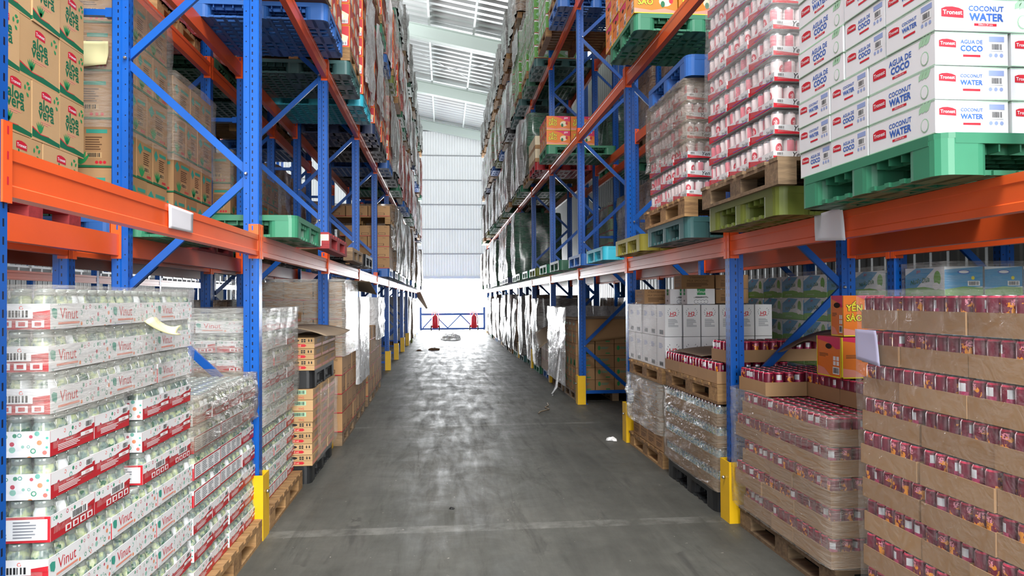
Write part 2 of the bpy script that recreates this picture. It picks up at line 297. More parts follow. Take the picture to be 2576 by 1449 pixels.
class M:
    def __init__(s): s.v, s.f, s.m, s.s, s.mats = [], [], [], [], []
    def mi(s, mat):
        if mat not in s.mats: s.mats.append(mat)
        return s.mats.index(mat)
    def poly(s, pts, mat, smooth=False):
        i = len(s.v); s.v += [tuple(p) for p in pts]; s.f.append(tuple(range(i, i+len(pts)))); s.m.append(s.mi(mat)); s.s.append(smooth)
    def faces(s, vs, fs, mat, smooth=False):
        i = len(s.v); s.v += [tuple(p) for p in vs]; k = s.mi(mat)
        for f in fs: s.f.append(tuple(i+j for j in f)); s.m.append(k); s.s.append(smooth)
    def box(s, x0, x1, y0, y1, z0, z1, mat):
        s.faces([(x0, y0, z0), (x1, y0, z0), (x1, y1, z0), (x0, y1, z0), (x0, y0, z1), (x1, y0, z1), (x1, y1, z1), (x0, y1, z1)],
                [(0, 3, 2, 1), (4, 5, 6, 7), (0, 1, 5, 4), (1, 2, 6, 5), (2, 3, 7, 6), (3, 0, 4, 7)], mat)
    def prism(s, pts, z0, z1, mat, top=None):
        n = len(pts); s.faces([(x, y, z0) for x, y in pts]+[(x, y, z1) for x, y in pts],
            [tuple(range(n-1, -1, -1)), tuple(range(n, 2*n))]+[(i, (i+1) % n, n+(i+1) % n, n+i) for i in range(n)], mat)
    def extr(s, pts, a0, a1, axis, mat):   # profile extruded along y ('y': pts are x,z) or x ('x': pts are y,z)
        n = len(pts); g = (lambda p, a: (p[0], a, p[1])) if axis == 'y' else (lambda p, a: (a, p[0], p[1]))
        s.faces([g(p, a0) for p in pts]+[g(p, a1) for p in pts], [tuple(range(n)), tuple(range(2*n-1, n-1, -1))]+[(i, n+i, n+(i+1) % n, (i+1) % n) for i in range(n)], mat)
    def lathe(s, prof, n, mat, caps=True, ms=None):
        vs = [(r*math.cos(6.28318*i/n), r*math.sin(6.28318*i/n), z) for r, z in prof for i in range(n)]
        for k in range(len(prof)-1):
            s.faces([], [], (ms or [mat]*9)[k])
        i0 = len(s.v); s.v += vs
        for k in range(len(prof)-1):
            mi = s.mi((ms or [mat]*99)[k])
            for i in range(n):
                s.f.append((i0+k*n+i, i0+k*n+(i+1) % n, i0+(k+1)*n+(i+1) % n, i0+(k+1)*n+i)); s.m.append(mi); s.s.append(True)
        if caps:
            s.f.append(tuple(i0+i for i in range(n-1, -1, -1))); s.m.append(s.mi((ms or [mat]*99)[0])); s.s.append(False)
            b = i0+(len(prof)-1)*n; s.f.append(tuple(b+i for i in range(n))); s.m.append(s.mi((ms or [mat]*99)[len(prof)-2])); s.s.append(False)
    def bar(s, p, q, w_, h_, mat, up=(0, 0, 1)):
        p, q = Vector(p), Vector(q); d = (q-p).normalized(); u = Vector(up); a = d.cross(u)
        if a.length < 1e-4: a = d.cross(Vector((1, 0, 0)))
        a.normalize(); b = a.cross(d)
        vs = [pp+a*sx*w_/2+b*sy*h_/2 for pp in (p, q) for sx, sy in ((-1, -1), (1, -1), (1, 1), (-1, 1))]
        s.faces(vs, [(0, 1, 2, 3), (7, 6, 5, 4), (0, 4, 5, 1), (1, 5, 6, 2), (2, 6, 7, 3), (3, 7, 4, 0)], mat)
    def tube(s, pts, r, mat, n=6):
        pts = [Vector(p) for p in pts]; i0 = len(s.v); mi = s.mi(mat)
        for k, p in enumerate(pts):
            d = (pts[min(k+1, len(pts)-1)]-pts[max(k-1, 0)]).normalized(); a = d.orthogonal().normalized(); b = d.cross(a)
            s.v += [tuple(p+a*r*math.cos(6.283*i/n)+b*r*math.sin(6.283*i/n)) for i in range(n)]
        for k in range(len(pts)-1):
            for i in range(n): s.f.append((i0+k*n+i, i0+k*n+(i+1) % n, i0+(k+1)*n+(i+1) % n, i0+(k+1)*n+i)); s.m.append(mi); s.s.append(True)
    def side(s, x0, x1, y0, y1, z0, z1, which):
        h = z1-z0
        return {'-y': lambda: Face(s, (x0, y0, z0), (1, 0, 0), (0, 0, 1), x1-x0, h), '+y': lambda: Face(s, (x1, y1, z0), (-1, 0, 0), (0, 0, 1), x1-x0, h),
                '+x': lambda: Face(s, (x1, y0, z0), (0, 1, 0), (0, 0, 1), y1-y0, h), '-x': lambda: Face(s, (x0, y1, z0), (0, -1, 0), (0, 0, 1), y1-y0, h)}[which]()
    def mesh(s, name):
        me = bpy.data.meshes.new(name); me.from_pydata(s.v, [], s.f)
        for k in s.mats: me.materials.append(MAT[k])
        me.polygons.foreach_set('material_index', s.m); me.polygons.foreach_set('use_smooth', s.s); me.update(); return me
def rrect(x0, x1, y0, y1, r, n=4):
    out = []
    for cx, cy, a0 in ((x1-r, y0+r, -90), (x1-r, y1-r, 0), (x0+r, y1-r, 90), (x0+r, y0+r, 180)):
        for i in range(n+1):
            a = math.radians(a0+90*i/n); out.append((cx+r*math.cos(a), cy+r*math.sin(a)))
    return out
# ---------------------------------------------------------------- objects
LAB = {}
def put(name, data, loc=(0, 0, 0), rz=0.0, parent=None, rot=None):
    o = bpy.data.objects.new(name, data); C.objects.link(o); o.location = loc
    o.rotation_euler = rot if rot else (0, 0, rz)
    if parent: o.parent = parent
    return o
def tag(o, label, cat, group=None):
    o['label'] = label; o['category'] = cat
    if group: o['group'] = group
    LAB.setdefault(label.lower(), []).append(o.name); return o
def struct(name, mb):
    o = put(name, mb.mesh(name)); o['kind'] = 'structure'; return o
ORD = ['first', 'second', 'third', 'fourth', 'fifth', 'sixth', 'seventh', 'eighth', 'ninth', 'tenth', 'eleventh', 'twelfth', 'thirteenth', 'fourteenth', 'fifteenth', 'sixteenth']
LEV = ['floor level', 'first beam level', 'second beam level', 'third beam level', 'fourth beam level']
BAY = 2.8; Y0 = 2.067                                     # upright centre of frame 0, bay pitch
def fy(k): return Y0+BAY*k
HB = [0, 1.844, 3.862, 5.842, 7.85]; BH = .135            # beam undersides
LZ = [0]+[h+BH for h in HB[1:]]
# ---------------------------------------------------------------- setting
XL, XR, YF, YB = -11.0, 4.9, -8.0, 38.4
MAT['lap'] = plain('grey_lap_flashing', (176, 178, 180), .5)
def roofz(x): return 10.93-.187*x
m = M(); m.poly([(XL, YF, 0), (XR, YF, 0), (XR, YB, 0), (XL, YB, 0)], 'floor'); struct('floor', m)
m = M(); m.poly([(-60, YB, -.02), (60, YB, -.02), (60, 120, -.02), (-60, 120, -.02)], 'ground'); m.poly([(-60, -60, -.02), (60, -60, -.02), (60, YF, -.02), (-60, YF, -.02)], 'ground'); struct('ground_outside', m)
DX0, DX1, DZ = -3.0, 4.3, 2.66
m = M()
z = DZ
while z < 13.2:     # lapped courses of cladding, each foot standing proud of the course below
    n = 112; xs = [XL+(XR-XL)*i/n for i in range(n+1)]; q = [(x+dx, d) for i, x in enumerate(xs[:-1]) for dx, d in ((0, 0), (.07, 0), (.10, -.045), (.155, -.045))]+[(XR, 0)]
    m.faces([(x, YB-.03+d, z) for x, d in q]+[(x, YB+d+.01, z+1.33) for x, d in q], [(i, i+1, len(q)+i+1, len(q)+i) for i in range(len(q)-1)], 'wallsheet')
    m.box(XL, XR, YB-.1, YB-.03, z-.03, z+.025, 'lap'); z += 1.31
for a, b in ((XL, DX0), (DX1, XR)): m.faces([(a, YB, 0), (b, YB, 0), (b, YB, DZ), (a, YB, DZ)], [(0, 1, 2, 3)], 'wallsheet')
struct('wall_back', m)
m = M(); m.box(DX0-.12, DX1+.12, YB-.12, YB+.1, DZ, DZ+.14, 'white_paint'); m.box(DX0-.12, DX0, YB-.12, YB+.1, 0, DZ, 'white_paint'); m.box(DX1, DX1+.12, YB-.12, YB+.1, 0, DZ, 'white_paint'); struct('door_1', m)
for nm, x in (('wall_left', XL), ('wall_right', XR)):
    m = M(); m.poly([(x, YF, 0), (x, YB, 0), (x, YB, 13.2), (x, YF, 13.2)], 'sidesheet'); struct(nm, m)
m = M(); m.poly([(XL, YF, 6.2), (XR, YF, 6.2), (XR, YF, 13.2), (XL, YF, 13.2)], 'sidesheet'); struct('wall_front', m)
for i, (x, z0, z1, y0, y1) in enumerate(((XL+.06, 8.4, 10.4, 6, 37), (XR-.06, 9.2, 9.8, 6, 37))):
    m = M(); m.poly([(x, y0, z0), (x, y1, z0), (x, y1, z1), (x, y0, z1)], 'daylight'); struct('added_glow_panel_%d' % (i+1), m)  # glowing panels, added high on the side walls to light the roof
m = M(); q = [(YF+.46*i+a, d) for i in range(101) for a, d in ((0, 0), (.16, 0), (.22, .07), (.40, .07)) if YF+.46*i+a < YB]+[(YB, 0)]   # ribbed roof sheets
m.faces([(XL, y, roofz(XL)+d) for y, d in q]+[(XR, y, roofz(XR)+d) for y, d in q], [(i, len(q)+i, len(q)+i+1, i+1) for i in range(len(q)-1)], 'roofsheet')
m.faces([(x, y, roofz(x)+.14) for x, y in ((XL, YF), (XR, YF), (XR, YB), (XL, YB))], [(0, 1, 2, 3)], 'roofsheet'); struct('ceiling', m)
for i, y in enumerate((11.5, 18.0, 24.5, 31.0, 37.75)):
    m = M()
    for a, b, h0, h1 in ((-.01, .01, -.64, -.19), (-.12, .12, -.66, -.63), (-.12, .12, -.2, -.17)):
        m.faces([(x, y+q, roofz(x)+h) for x in (XL, XR) for q, h in ((a, h0), (b, h0), (b, h1), (a, h1))], [(0, 1, 2, 3), (7, 6, 5, 4), (0, 4, 5, 1), (1, 5, 6, 2), (2, 6, 7, 3), (3, 7, 4, 0)], 'mint')
    struct('roof_rafter', m)
for i in range(13):
    x = -10.95+1.5*i
    if x > 4.7: break
    m = M(); zz = roofz(x); m.box(x-.035, x+.035, YF, YB, zz-.19, zz-.17, 'white_paint'); m.box(x-.008, x+.008, YF, YB, zz-.18, zz, 'white_paint'); struct('roof_purlin', m)
m = M()   # bracing rods under the roof
for y0, x0, x1 in ((24.6, -3.0, 3.6), (24.6, 3.6, -3.0)): m.tube([(x0, y0, roofz(x0)-.3), ((x0+x1)/2, y0+3.2, roofz((x0+x1)/2)-.42), (x1, y0+6.3, roofz(x1)-.3)], .012, 'steel', 4)
struct('trim_1', m)

# ---------------------------------------------------------------- racking
PH_ = 8.45
def upright(sg):
    m = M(); p = [(0, -.04), (.006, -.045), (.055, -.045), (.062, -.036), (.1, -.036), (.1, .036), (.062, .036), (.055, .045), (.006, .045), (0, .04)]
    p = [(x*sg, y) for x, y in p]
    if sg < 0: p = p[::-1]
    m.prism(p, .006, PH_, 'upright'); return m.mesh('upright')
UP = {1: upright(1), -1: upright(-1)}
def brace_mesh(p, q):
    m = M(); p, q = Vector(p), Vector(q); d = (q-p).normalized(); n = Vector((0, 1, 0)); b = d.cross(n)
    m.bar(p, q, .004, .046, 'blue', up=b)
    for s in (-1, 1): m.bar(p+b*s*.022+n*.012, q+b*s*.022+n*.012, .024, .004, 'blue', up=b)
    return m.mesh('brace')
FN = [.85, 2.38, 3.9, 5.42, 6.94]; RN = [.12, 1.62, 3.12, 4.66, 6.18, 7.7]
D_ = .92
BR = {}
for sg in (1, -1):
    l = []
    for i in range(5):
        l.append(((D_-.06, 0, RN[i]), (.06, 0, FN[i]))); l.append(((.06, 0, FN[i]), (D_-.06, 0, RN[i+1])))
    BR[sg] = [brace_mesh((a[0]*sg, 0, a[2]), (b[0]*sg, 0, b[2])) for a, b in l]
    BR[sg, 'h'] = brace_mesh((.06*sg, 0, 0), ((D_-.06)*sg, 0, 0))
m = M(); m.lathe([(.012, 0), (.012, .012), (.007, .02)], 8, 'steel'); BOLT = m.mesh('bolt')
m = M(); m.box(-.068, .07, -.07, .07, 0, .006, 'blue'); BASEP = m.mesh('base_plate')
SIDE = {'L': 'left', 'R': 'right'}
def frame(side, k, xf, sg, row):
    nm = 'aisle-side' if row == 1 else 'rear'
    o = put('rack_frame', None, (xf, fy(k), 0)); o.empty_display_size = .2
    tag(o, 'blue slotted rack frame, %s row of %s rack, %s from the camera' % (nm, SIDE[side], ORD[k]), 'rack frame', 'blue frames of the pallet racks')
    pa = put('post', UP[sg], (0, 0, 0), 0, o); pb = put('post', UP[-sg], (D_*sg, 0, 0), 0, o)
    for x in (.05, D_-.05): put('base_plate', BASEP, (x*sg, 0, 0), 0, o)
    for b in BR[sg]: put('diagonal_brace', b, (0, 0, 0), 0, o)
    for z in (.17, 8.3): put('horizontal_brace', BR[sg, 'h'], (0, 0, z), 0, o)
    if k <= 3:
        for z in FN[:4]: put('bolt', BOLT, (.082*sg, -.036, z), parent=pa, rot=(math.pi/2, 0, 0))
        for z in RN[1:4]: put('bolt', BOLT, (-.082*sg, -.036, z), parent=pb, rot=(math.pi/2, 0, 0))
BL = BAY-.09
def beam_mesh(sg):
    m = M(); p = [(0, 0), (0, .03), (.004, .034), (.004, .098), (0, .102), (0, BH), (.05, BH), (.05, 0)]
    p = [(x*sg, z) for x, z in p]
    if sg < 0: p = p[::-1]
    m.extr(p, .005, BL-.005, 'y', 'orange'); return m.mesh('beam')
BM = {1: beam_mesh(1), -1: beam_mesh(-1)}
def conn_mesh(sg, end):
    m = M(); y0, y1 = (BL-.005, BL) if end else (0, .005)
    a, b = sorted((-.005*sg, .064*sg)); m.box(a, b, y0, y1, -.02, .205, 'orange')
    a, b = sorted((-.007*sg, -.001*sg)); yy = (BL-.005, BL+.038) if end else (-.038, .005); m.box(a, b, yy[0], yy[1], -.02, .205, 'orange')
    for z in (.165, .012, .09): 
        q0, q1 = sorted((.034*sg, .044*sg)); yv = y0-.001 if end else y0
        if z > .16: m.poly([(q0, yv, z), (q1, yv, z), (q1, yv, z+.03), (q0, yv, z+.03)], 'blue')
    for z in (.03, .1, .17):
        xx = -.0075*sg; ym = (yy[0]+yy[1])/2; m.poly([(xx, ym-.004, z), (xx, ym+.004, z), (xx, ym+.004, z+.022), (xx, ym-.004, z+.022)][::(1 if sg < 0 else -1)], 'red_print')
    return m.mesh('connector')
CN = {(s, e): conn_mesh(s, e) for s in (1, -1) for e in (0, 1)}
def beam(side, k, lev, xf, sg, which, rack):
    o = put('rack_beam', BM[sg], (xf, fy(k)+.045, HB[lev]))
    tag(o, 'orange beam, %s of %s rack %s row, %s, %s bay' % (which, SIDE[side], rack, LEV[lev].replace('beam ', ''), ORD[k] if k >= 0 else 'nearest partial'), 'rack beam', 'orange beams of the pallet racks')
    put('connector', CN[sg, 0], parent=o); put('connector', CN[sg, 1], parent=o)
NB = 11
for k in range(NB+1): frame('L', k, -1.2, -1, 1); frame('R', k, 1.98, 1, 1)
for k in range(0, 6): frame('L', k, -2.38, -1, 2); frame('R', k, 3.19, 1, 2)
for k in range(NB):
    for lev in (1, 2, 3, 4):
        if lev >= 3 and k < 1: continue
        beam('L', k, lev, -1.2, -1, 'aisle face', 'front'); beam('R', k, lev, 1.98, 1, 'aisle face', 'front')
        if k < 7 and lev < 4:
            beam('L', k, lev, -2.12, 1, 'rear face', 'front'); beam('R', k, lev, 2.90, -1, 'rear face', 'front')
        if k < 5 and lev < 3:
            beam('L', k, lev, -2.38, -1, 'aisle face', 'back'); beam('R', k, lev, 3.19, 1, 'aisle face', 'back')
            if k < 3: beam('L', k, lev, -3.3, 1, 'rear face', 'back')
m = M(); m.box(-.26, 0, -.02, .02, -.02, .02, 'blue'); m.box(-.05, .0, -.022, .022, -.03, .03, 'blue'); SPL = m.mesh('row_spacer')
for k in range(0, 5):
    for z, w_ in ((3.42, 'high'), (1.2, 'low')):
        tag(put('row_spacer', SPL, (-2.12, fy(k), z)), 'blue %s spacer bar tying left racks back to back at %s frame' % (w_, ORD[k]), 'spacer bar', 'row spacers')
        tag(put('row_spacer', SPL, (3.18, fy(k), z-.72 if z > 3 else z)), 'blue %s spacer bar tying right racks back to back at %s frame' % (w_, ORD[k]), 'spacer bar', 'row spacers')
m = M()
for x0, x1, y0, y1 in ((0, .006, -.08, .08), (.006, .12, -.08, -.074), (.006, .12, .074, .08)): m.box(x0, x1, y0, y1, 0, .42, 'yellow')
GU = {1: m.mesh('post_guard')}
m = M()
for x0, x1, y0, y1 in ((-.006, 0, -.08, .08), (-.12, -.006, -.08, -.074), (-.12, -.006, .074, .08)): m.box(x0, x1, y0, y1, 0, .42, 'yellow')
GU[-1] = m.mesh('post_guard')
for k in range(NB+1):
    for sd, x, sg in (('L', -1.165, -1), ('R', 1.945, 1)):
        if k == 0: continue
        o = put('post_guard', GU[sg], (x, fy(k), 0)); tag(o, 'yellow steel guard at foot of %s post, %s rack' % (ORD[k], SIDE[sd]), 'post guard', 'yellow post guards')
        if k < 4: put('bolt', BOLT, (0, 0, .3), parent=o, rot=(0, -math.pi/2*sg, 0))
# galvanised decks of the rack row across the next aisle, seen through the left rack
m = M()
for i in range(8): m.box(-1.1, 0, .3*i, .3*i+.045, 0, .05, 'galv')
for x in (-1.1, -.74, -.37, 0): m.box(x-.02, x+.02, 0, 2.15, .05, .08, 'galv')
for i in range(0, 8, 2): m.box(-.03, .03, .3*i, .3*i+.06, .05, .22, 'galv')
DECK = m.mesh('steel_deck')
for k in range(3, 11):
    for lev in (1, 2, 3):
        z = LZ[lev]+.02
        tag(put('steel_deck', DECK, (-6.1, fy(k)+.2, z)), 'galvanised bar deck across next aisle, %s bay, %s' % (ORD[k], LEV[lev]), 'rack deck', 'galvanised rack decks')
for k in range(3, 12):
    o = put('rack_frame', None, (-6.05, fy(k), 0)); tag(o, 'blue rack frame across the neighbouring aisle, %s along' % ORD[k], 'rack frame', 'blue frames of the pallet racks')
    put('post', UP[-1], parent=o); put('post', UP[1], (-1.16, 0, 0), parent=o)
    if k < 11:
        for lev in (1, 2, 3): 
            o = put('rack_beam', BM[-1], (-6.05, fy(k)+.045, HB[lev]+.02)); tag(o, 'orange beam across neighbouring aisle, %s bay, %s' % (ORD[k], LEV[lev]), 'rack beam', 'orange beams of the pallet racks')

# ---------------------------------------------------------------- pallets
PAL = {}
def plastic_meshes(col):
    if col in PAL: return PAL[col]
    dx, dy = 1.2, 1.0; mk = lambda f: (lambda mm: (f(mm), mm)[1])(M())
    def deck(mm):
        mm.prism(rrect(-dx/2, dx/2, -dy/2, dy/2, .06), .13, .15, col); mm.prism(rrect(-dx/2, dx/2, -dy/2, dy/2, .06), .116, .132, col) if 0 else None
        for i in range(14): x = -dx/2+.07+i*(dx-.14)/13; mm.box(x-.003, x+.003, -dy/2+.01, dy/2-.01, .085, .13, col)
        for i in range(12): y = -dy/2+.07+i*(dy-.14)/11; mm.box(-dx/2+.01, dx/2-.01, y-.003, y+.003, .085, .13, col)
        for y in (-dy/2, dy/2-.012): mm.box(-dx/2+.06, dx/2-.06, y, y+.012, .112, .13, col)
        for x in (-dx/2, dx/2-.012): mm.box(x, x+.012, -dy/2+.06, dy/2-.06, .112, .13, col)
    def base(mm):
        for i in range(13): x = -dx/2+.03+i*(dx-.06)/12; mm.box(x-.015, x+.015, -dy/2+(.05 if i in (0, 12) else .004), dy/2-(.05 if i in (0, 12) else .004), 0, .018, col)
        for i in range(11): y = -dy/2+.03+i*(dy-.06)/10; mm.box(-dx/2+(.05 if i in (0, 10) else .004), dx/2-(.05 if i in (0, 10) else .004), y-.015, y+.015, .002, .02, col)
    bx = [(-dx/2+.001, -dx/2+.2), (-.09, .09), (dx/2-.2, dx/2-.001)]; by = [(-dy/2+.001, -dy/2+.2), (-.085, .085), (dy/2-.2, dy/2-.001)]
    blocks = [(a, b) for a in bx for b in by]
    def block(mm, a, b): mm.prism(rrect(a[0], a[1], b[0], b[1], .055, 4), .0, .13, col)
    r = {'deck': mk(deck).mesh('deck'), 'base': mk(base).mesh('base'), 'block': [mk(lambda mm, a=a, b=b: block(mm, a, b)).mesh('block') for a, b in blocks]}
    mm = M(); deck(mm); base(mm)
    for a, b in blocks: block(mm, a, b)
    r['all'] = mm.mesh('plastic_pallet'); PAL[col] = r; return r
def wood_meshes(col):
    if col in PAL: return PAL[col]
    dx, dy = 1.2, 1.0; rr = random.Random(3)
    def deck(mm):
        for i in range(8): 
            y = -dy/2+i*(dy-.09)/7; mm.box(-dx/2-rr.uniform(0, .012), dx/2, y, y+.09, .122, .142, col)
        for x in (-dx/2, -.05, dx/2-.1): mm.box(x, x+.1, -dy/2, dy/2, .102, .122, col)
    def base(mm):
        for x in (-dx/2, -.05, dx/2-.1): mm.box(x, x+.1, -dy/2, dy/2, 0, .02, col)
    bl = [(x, y) for x in (-dx/2, -.05, dx/2-.1) for y in (-dy/2, -.07, dy/2-.14)]
    def block(mm, x, y): mm.box(x, x+.1, y, y+.14, .02, .102, col)
    r = {}
    for nm, f in (('deck', deck), ('base', base)): mm = M(); f(mm); r[nm] = mm.mesh(nm)
    r['block'] = []
    for x, y in bl: mm = M(); block(mm, x, y); r['block'].append(mm.mesh('block'))
    mm = M(); deck(mm); base(mm)
    for x, y in bl: block(mm, x, y)
    r['all'] = mm.mesh('wooden_pallet'); PAL[col] = r; return r
PNAME = dict(p_green='green', p_teal='dark teal', p_olive='olive green', p_yellow='yellow', p_cyan='bright cyan', p_blue='blue', p_black='black', p_dark='dark green', p_red='red', p_navy='navy blue',
             wood='pale wooden', wood_grey='weathered wooden', wood_red='red painted wooden')
def pallet(col, x, y, z, where, detail=True, rz=0.0, scale=None):
    wd = col.startswith('wood'); ms = wood_meshes(col) if wd else plastic_meshes(col); nm = 'wooden_pallet' if wd else 'plastic_pallet'
    lb = '%s%s pallet, %s' % (PNAME[col], '' if wd else ' plastic', where)
    if detail:
        o = put(nm, None, (x, y, z), rz); o.empty_display_size = .2
        put('deck', ms['deck'], parent=o); put('base', ms['base'], parent=o)
        for b in ms['block']: put('block', b, parent=o)
    else: o = put(nm, ms['all'], (x, y, z), rz)
    if scale: o.scale = scale
    tag(o, lb, 'pallet', 'pallets'); return o
# ---------------------------------------------------------------- goods: prototypes
NUM = ['one', 'two', 'three', 'four', 'five', 'six', 'seven', 'eight', 'nine', 'ten', 'eleven', 'twelve', 'thirteen', 'fourteen', 'fifteen', 'sixteen']
MAT['lid'] = plain('jar_lid', (176, 186, 180), .18, .35)
def badge(f, a, b, w_, st='Tronest', k=1):   # arched red maker's badge
    h_ = w_*.55; W, H = f.w, f.h; pts = [(-.5, -.35), (.5, -.42), (.5, .2), (.3, .36), (0, .45), (-.3, .42), (-.5, .28)]
    f.M.poly([f.P(a*W+x*w_, b*H+y*h_, k) for x, y in pts], 'red_print')
    f.text(st, a, b, h_*.42, 'white_print', k+1, .02, w_*.86/W)
def tray_mesh(name, L, S, h, mat, prints):
    m = M(); t_ = .003
    m.box(-L/2, L/2, -S/2, S/2, 0, t_, mat)
    m.box(-L/2, L/2, -S/2, -S/2+t_, t_, h, mat); m.box(-L/2, L/2, S/2-t_, S/2, t_, h, mat)
    m.box(-L/2, -L/2+t_, -S/2+t_, S/2-t_, t_, h, mat); m.box(L/2-t_, L/2, -S/2+t_, S/2-t_, t_, h, mat)
    for sd, fn in prints.items(): fn(m.side(-L/2, L/2, -S/2, S/2, 0, h, sd))
    return m.mesh(name)
def can_mesh(name, r, h, mat, n=14):
    m = M(); m.lathe([(r*.86, 0), (r, .006), (r, h-.012), (r*.84, h-.002), (r*.84, h), (r*.76, h-.003)], n, mat, True, [mat, mat, 'steel' if mat != 'redcan' else mat, 'steel', 'steel'])
    return m.mesh(name)
def jar_mesh():
    m = M(); m.lathe([(.029, 0), (.0325, .006), (.0325, .086), (.027, .1), (.027, .103), (.0285, .103), (.0285, .121), (.026, .1235)], 14, 'jar', True, ['jar']*4+['lid']*3)
    return m.mesh('jar')
def shrink_mesh(L, S, z0, z1):
    m = M(); a, b = L/2+.001, S/2+.001; zz = [(z0, 0), (z1-.02, 0), (z1-.004, .010), (z1, .022)]
    rings = [[(x, y, z) for x, y in rrect(-a+i, a-i, -b+i, b-i, .02, 3)] for z, i in zz]; n = len(rings[0])
    m.faces([p for r in rings for p in r], [(k*n+i, k*n+(i+1) % n, (k+1)*n+(i+1) % n, (k+1)*n+i) for k in range(3) for i in range(n)], 'shrink', True)
    m.poly(rings[-1], 'shrink'); return m.mesh('shrink_film')
def fruit_long(f):
    f.rect(0, 0, 1, 1, 'fruit'); f.rect(.02, .1, .44, .94, 'white_card', 2); f.leaf(.02, .5, .034, .04, .7, 'teal_print', 3)
    f.text('Vinut', .26, .6, .036, 'red_print', 3, 0, .28); f.rect(.1, .17, .42, .26, 'salmon_print', 3)
def info_long(f):
    f.rect(0, 0, 1, 1, 'red_card'); f.rect(.02, .1, .98, .9, 'white_card', 2)
    for j in range(4): f.lines(.05+.23*j, .24+.23*j, .16, .86, 6, 'grey_print', 3, j)
def red_short(f, code):
    f.rect(0, 0, 1, 1, 'red_card'); f.rect(0, .54, 1, 1, 'fruit', 2)
    f.poly([(0, .54), (1, .54), (1, .75), (.55, .54)], 'red_card', 3)
    if code:
        f.barcode(.42, .42, .82, .78, 4)
        for i in range(4): f.rect(.3+.17*i, .08, .43+.17*i, .34, 'white_print', 4); f.rect(.33+.17*i, .13, .40+.17*i, .29, 'red_card', 5)
    else:
        f.text('Distributed by', .4, .44, .007, 'white_print', 4); f.lines(.15, .75, .12, .38, 4, 'white_print', 4, 3)
        f.barcode(.76, .66, .93, .96, 4); f.rect(.66, .36, .96, .52, 'white_print', 4); f.text('330ML', .81, .44, .008, 'red_print', 5)
JT = dict(name='jar_tray', cat='drink tray', lab='white fruit-printed jar tray', L=.42, S=.28, pitch=.132, nx=6, ny=4, child="jar", cm=jar_mesh(), dz=.003, var=False,
          mesh=tray_mesh('tray', .42, .28, .08, 'white_card', {'-y': fruit_long, '+y': info_long, '-x': lambda f: red_short(f, True), '+x': lambda f: red_short(f, False)}),
          film=shrink_mesh(.42, .28, .02, .126))
CT = dict(name='can_tray', cat='drink tray', lab='brown tray of maroon cans', L=.40, S=.27, pitch=.157, nx=6, ny=4, child='can', cm=can_mesh('can', .032, .148, 'redcan'), dz=.003,
          mesh=tray_mesh('tray', .40, .27, .088, 'kraft_tray', {}), film=None)
BT = dict(CT, lab='tray of pale blue cans', cm=can_mesh('can', .032, .148, 'bluecan'))
def pink_long(f):
    f.poly([(0, 0), (1, 0), (1, .3), (.5, .1), (0, .5)], 'red_print'); f.text('Yen Sao', .42, .62, .028, 'black_print', 2, 0, .5, .3); f.ell(.8, .55, .014, .016, 'blue_print', 2); f.poly([(.88, 0), (1, 0), (1, 1), (.97, 1)], 'red_print', 2); f.barcode(.04, .5, .14, .9)
def pink_short(f):
    f.poly([(0, 0), (1, 0), (0, .95)], 'red_print'); f.text('JOY', .48, .62, .024, 'magenta_print', 2, .02); f.text('Yen Sao', .82, .45, .018, 'black_print', 2, 0, .3, .3); f.rect(.25, .12, .95, .2, 'blue_print', 2)
PT = dict(name='pink_can_tray', cat='drink tray', lab='white-red tray of pink cans', L=.40, S=.305, pitch=.139, nx=6, ny=4, child='can', cm=can_mesh('can', .0325, .118, 'pinkcan'), dz=.003,
          mesh=tray_mesh('tray', .40, .305, .048, 'white_card', {'-y': pink_long, '+y': pink_long, '-x': pink_short, '+x': pink_short}), film=shrink_mesh(.40, .305, .01, .134))
def carton(name, cat, lab, L, S, H, mat, prints, flap=True):
    m = M(); e = .003; m.box(-L/2+e, L/2-e, -S/2+e, S/2-e, .001, H-e, mat)
    for sd, fn in prints.items(): fn(m.side(-L/2+e, L/2-e, -S/2+e, S/2-e, .001, H-e, sd))
    return dict(name=name, cat=cat, lab=lab, L=L, S=S, pitch=H, mesh=m.mesh(name), film=None, child=None)
def coco(t1, t2):
    def long(f):
        f.rect(0, 0, 1, .025, 'ltgreen_print'); f.rect(0, .975, 1, 1, 'ltgreen_print'); badge(f, .17, .56, .085)
        f.text(t1, .5, .70, .022, 'blue_print', 1, .03, .34); f.text(t2, .5, .44, .026, 'blue_print', 1, .05, .34); f.rect(.38, .17, .60, .25, 'red_print'); f.text('330ml x 24 cans', .49, .21, .006, 'white_print')
        for i in range(3): f.leaf(.78+.045*i, .72, .05, .02, .9, 'ltgreen_print')
        f.ell(.86, .33, .022, .026, 'ltgreen_print'); f.ell(.86, .33, .018, .022, 'white_card', 2)
    def short(f):
        f.rect(0, 0, 1, .025, 'ltgreen_print'); f.rect(0, .975, 1, 1, 'ltgreen_print'); badge(f, .17, .66, .065)
        f.text(t1, .5, .72, .017, 'blue_print', 1, .03, .3); f.text(t2, .5, .52, .02, 'blue_print', 1, .05, .3); f.rect(.38, .26, .62, .33, 'red_print')
        f.rect(.74, .74, .95, .9, 'faint_blue'); f.barcode(.76, .46, .93, .70)
        for i in range(3): f.ell(.76+.075*i, .33, .007, .007, 'faint_blue')
    return {'-y': long, '+y': long, '-x': short, '+x': short}
CO = [carton('coconut_water_carton', 'carton', 'white coconut water carton', .40, .285, .1225, 'white_card', coco(*p)) for p in (('COCONUT', 'WATER'), ('AGUA DE', 'COCO'))]
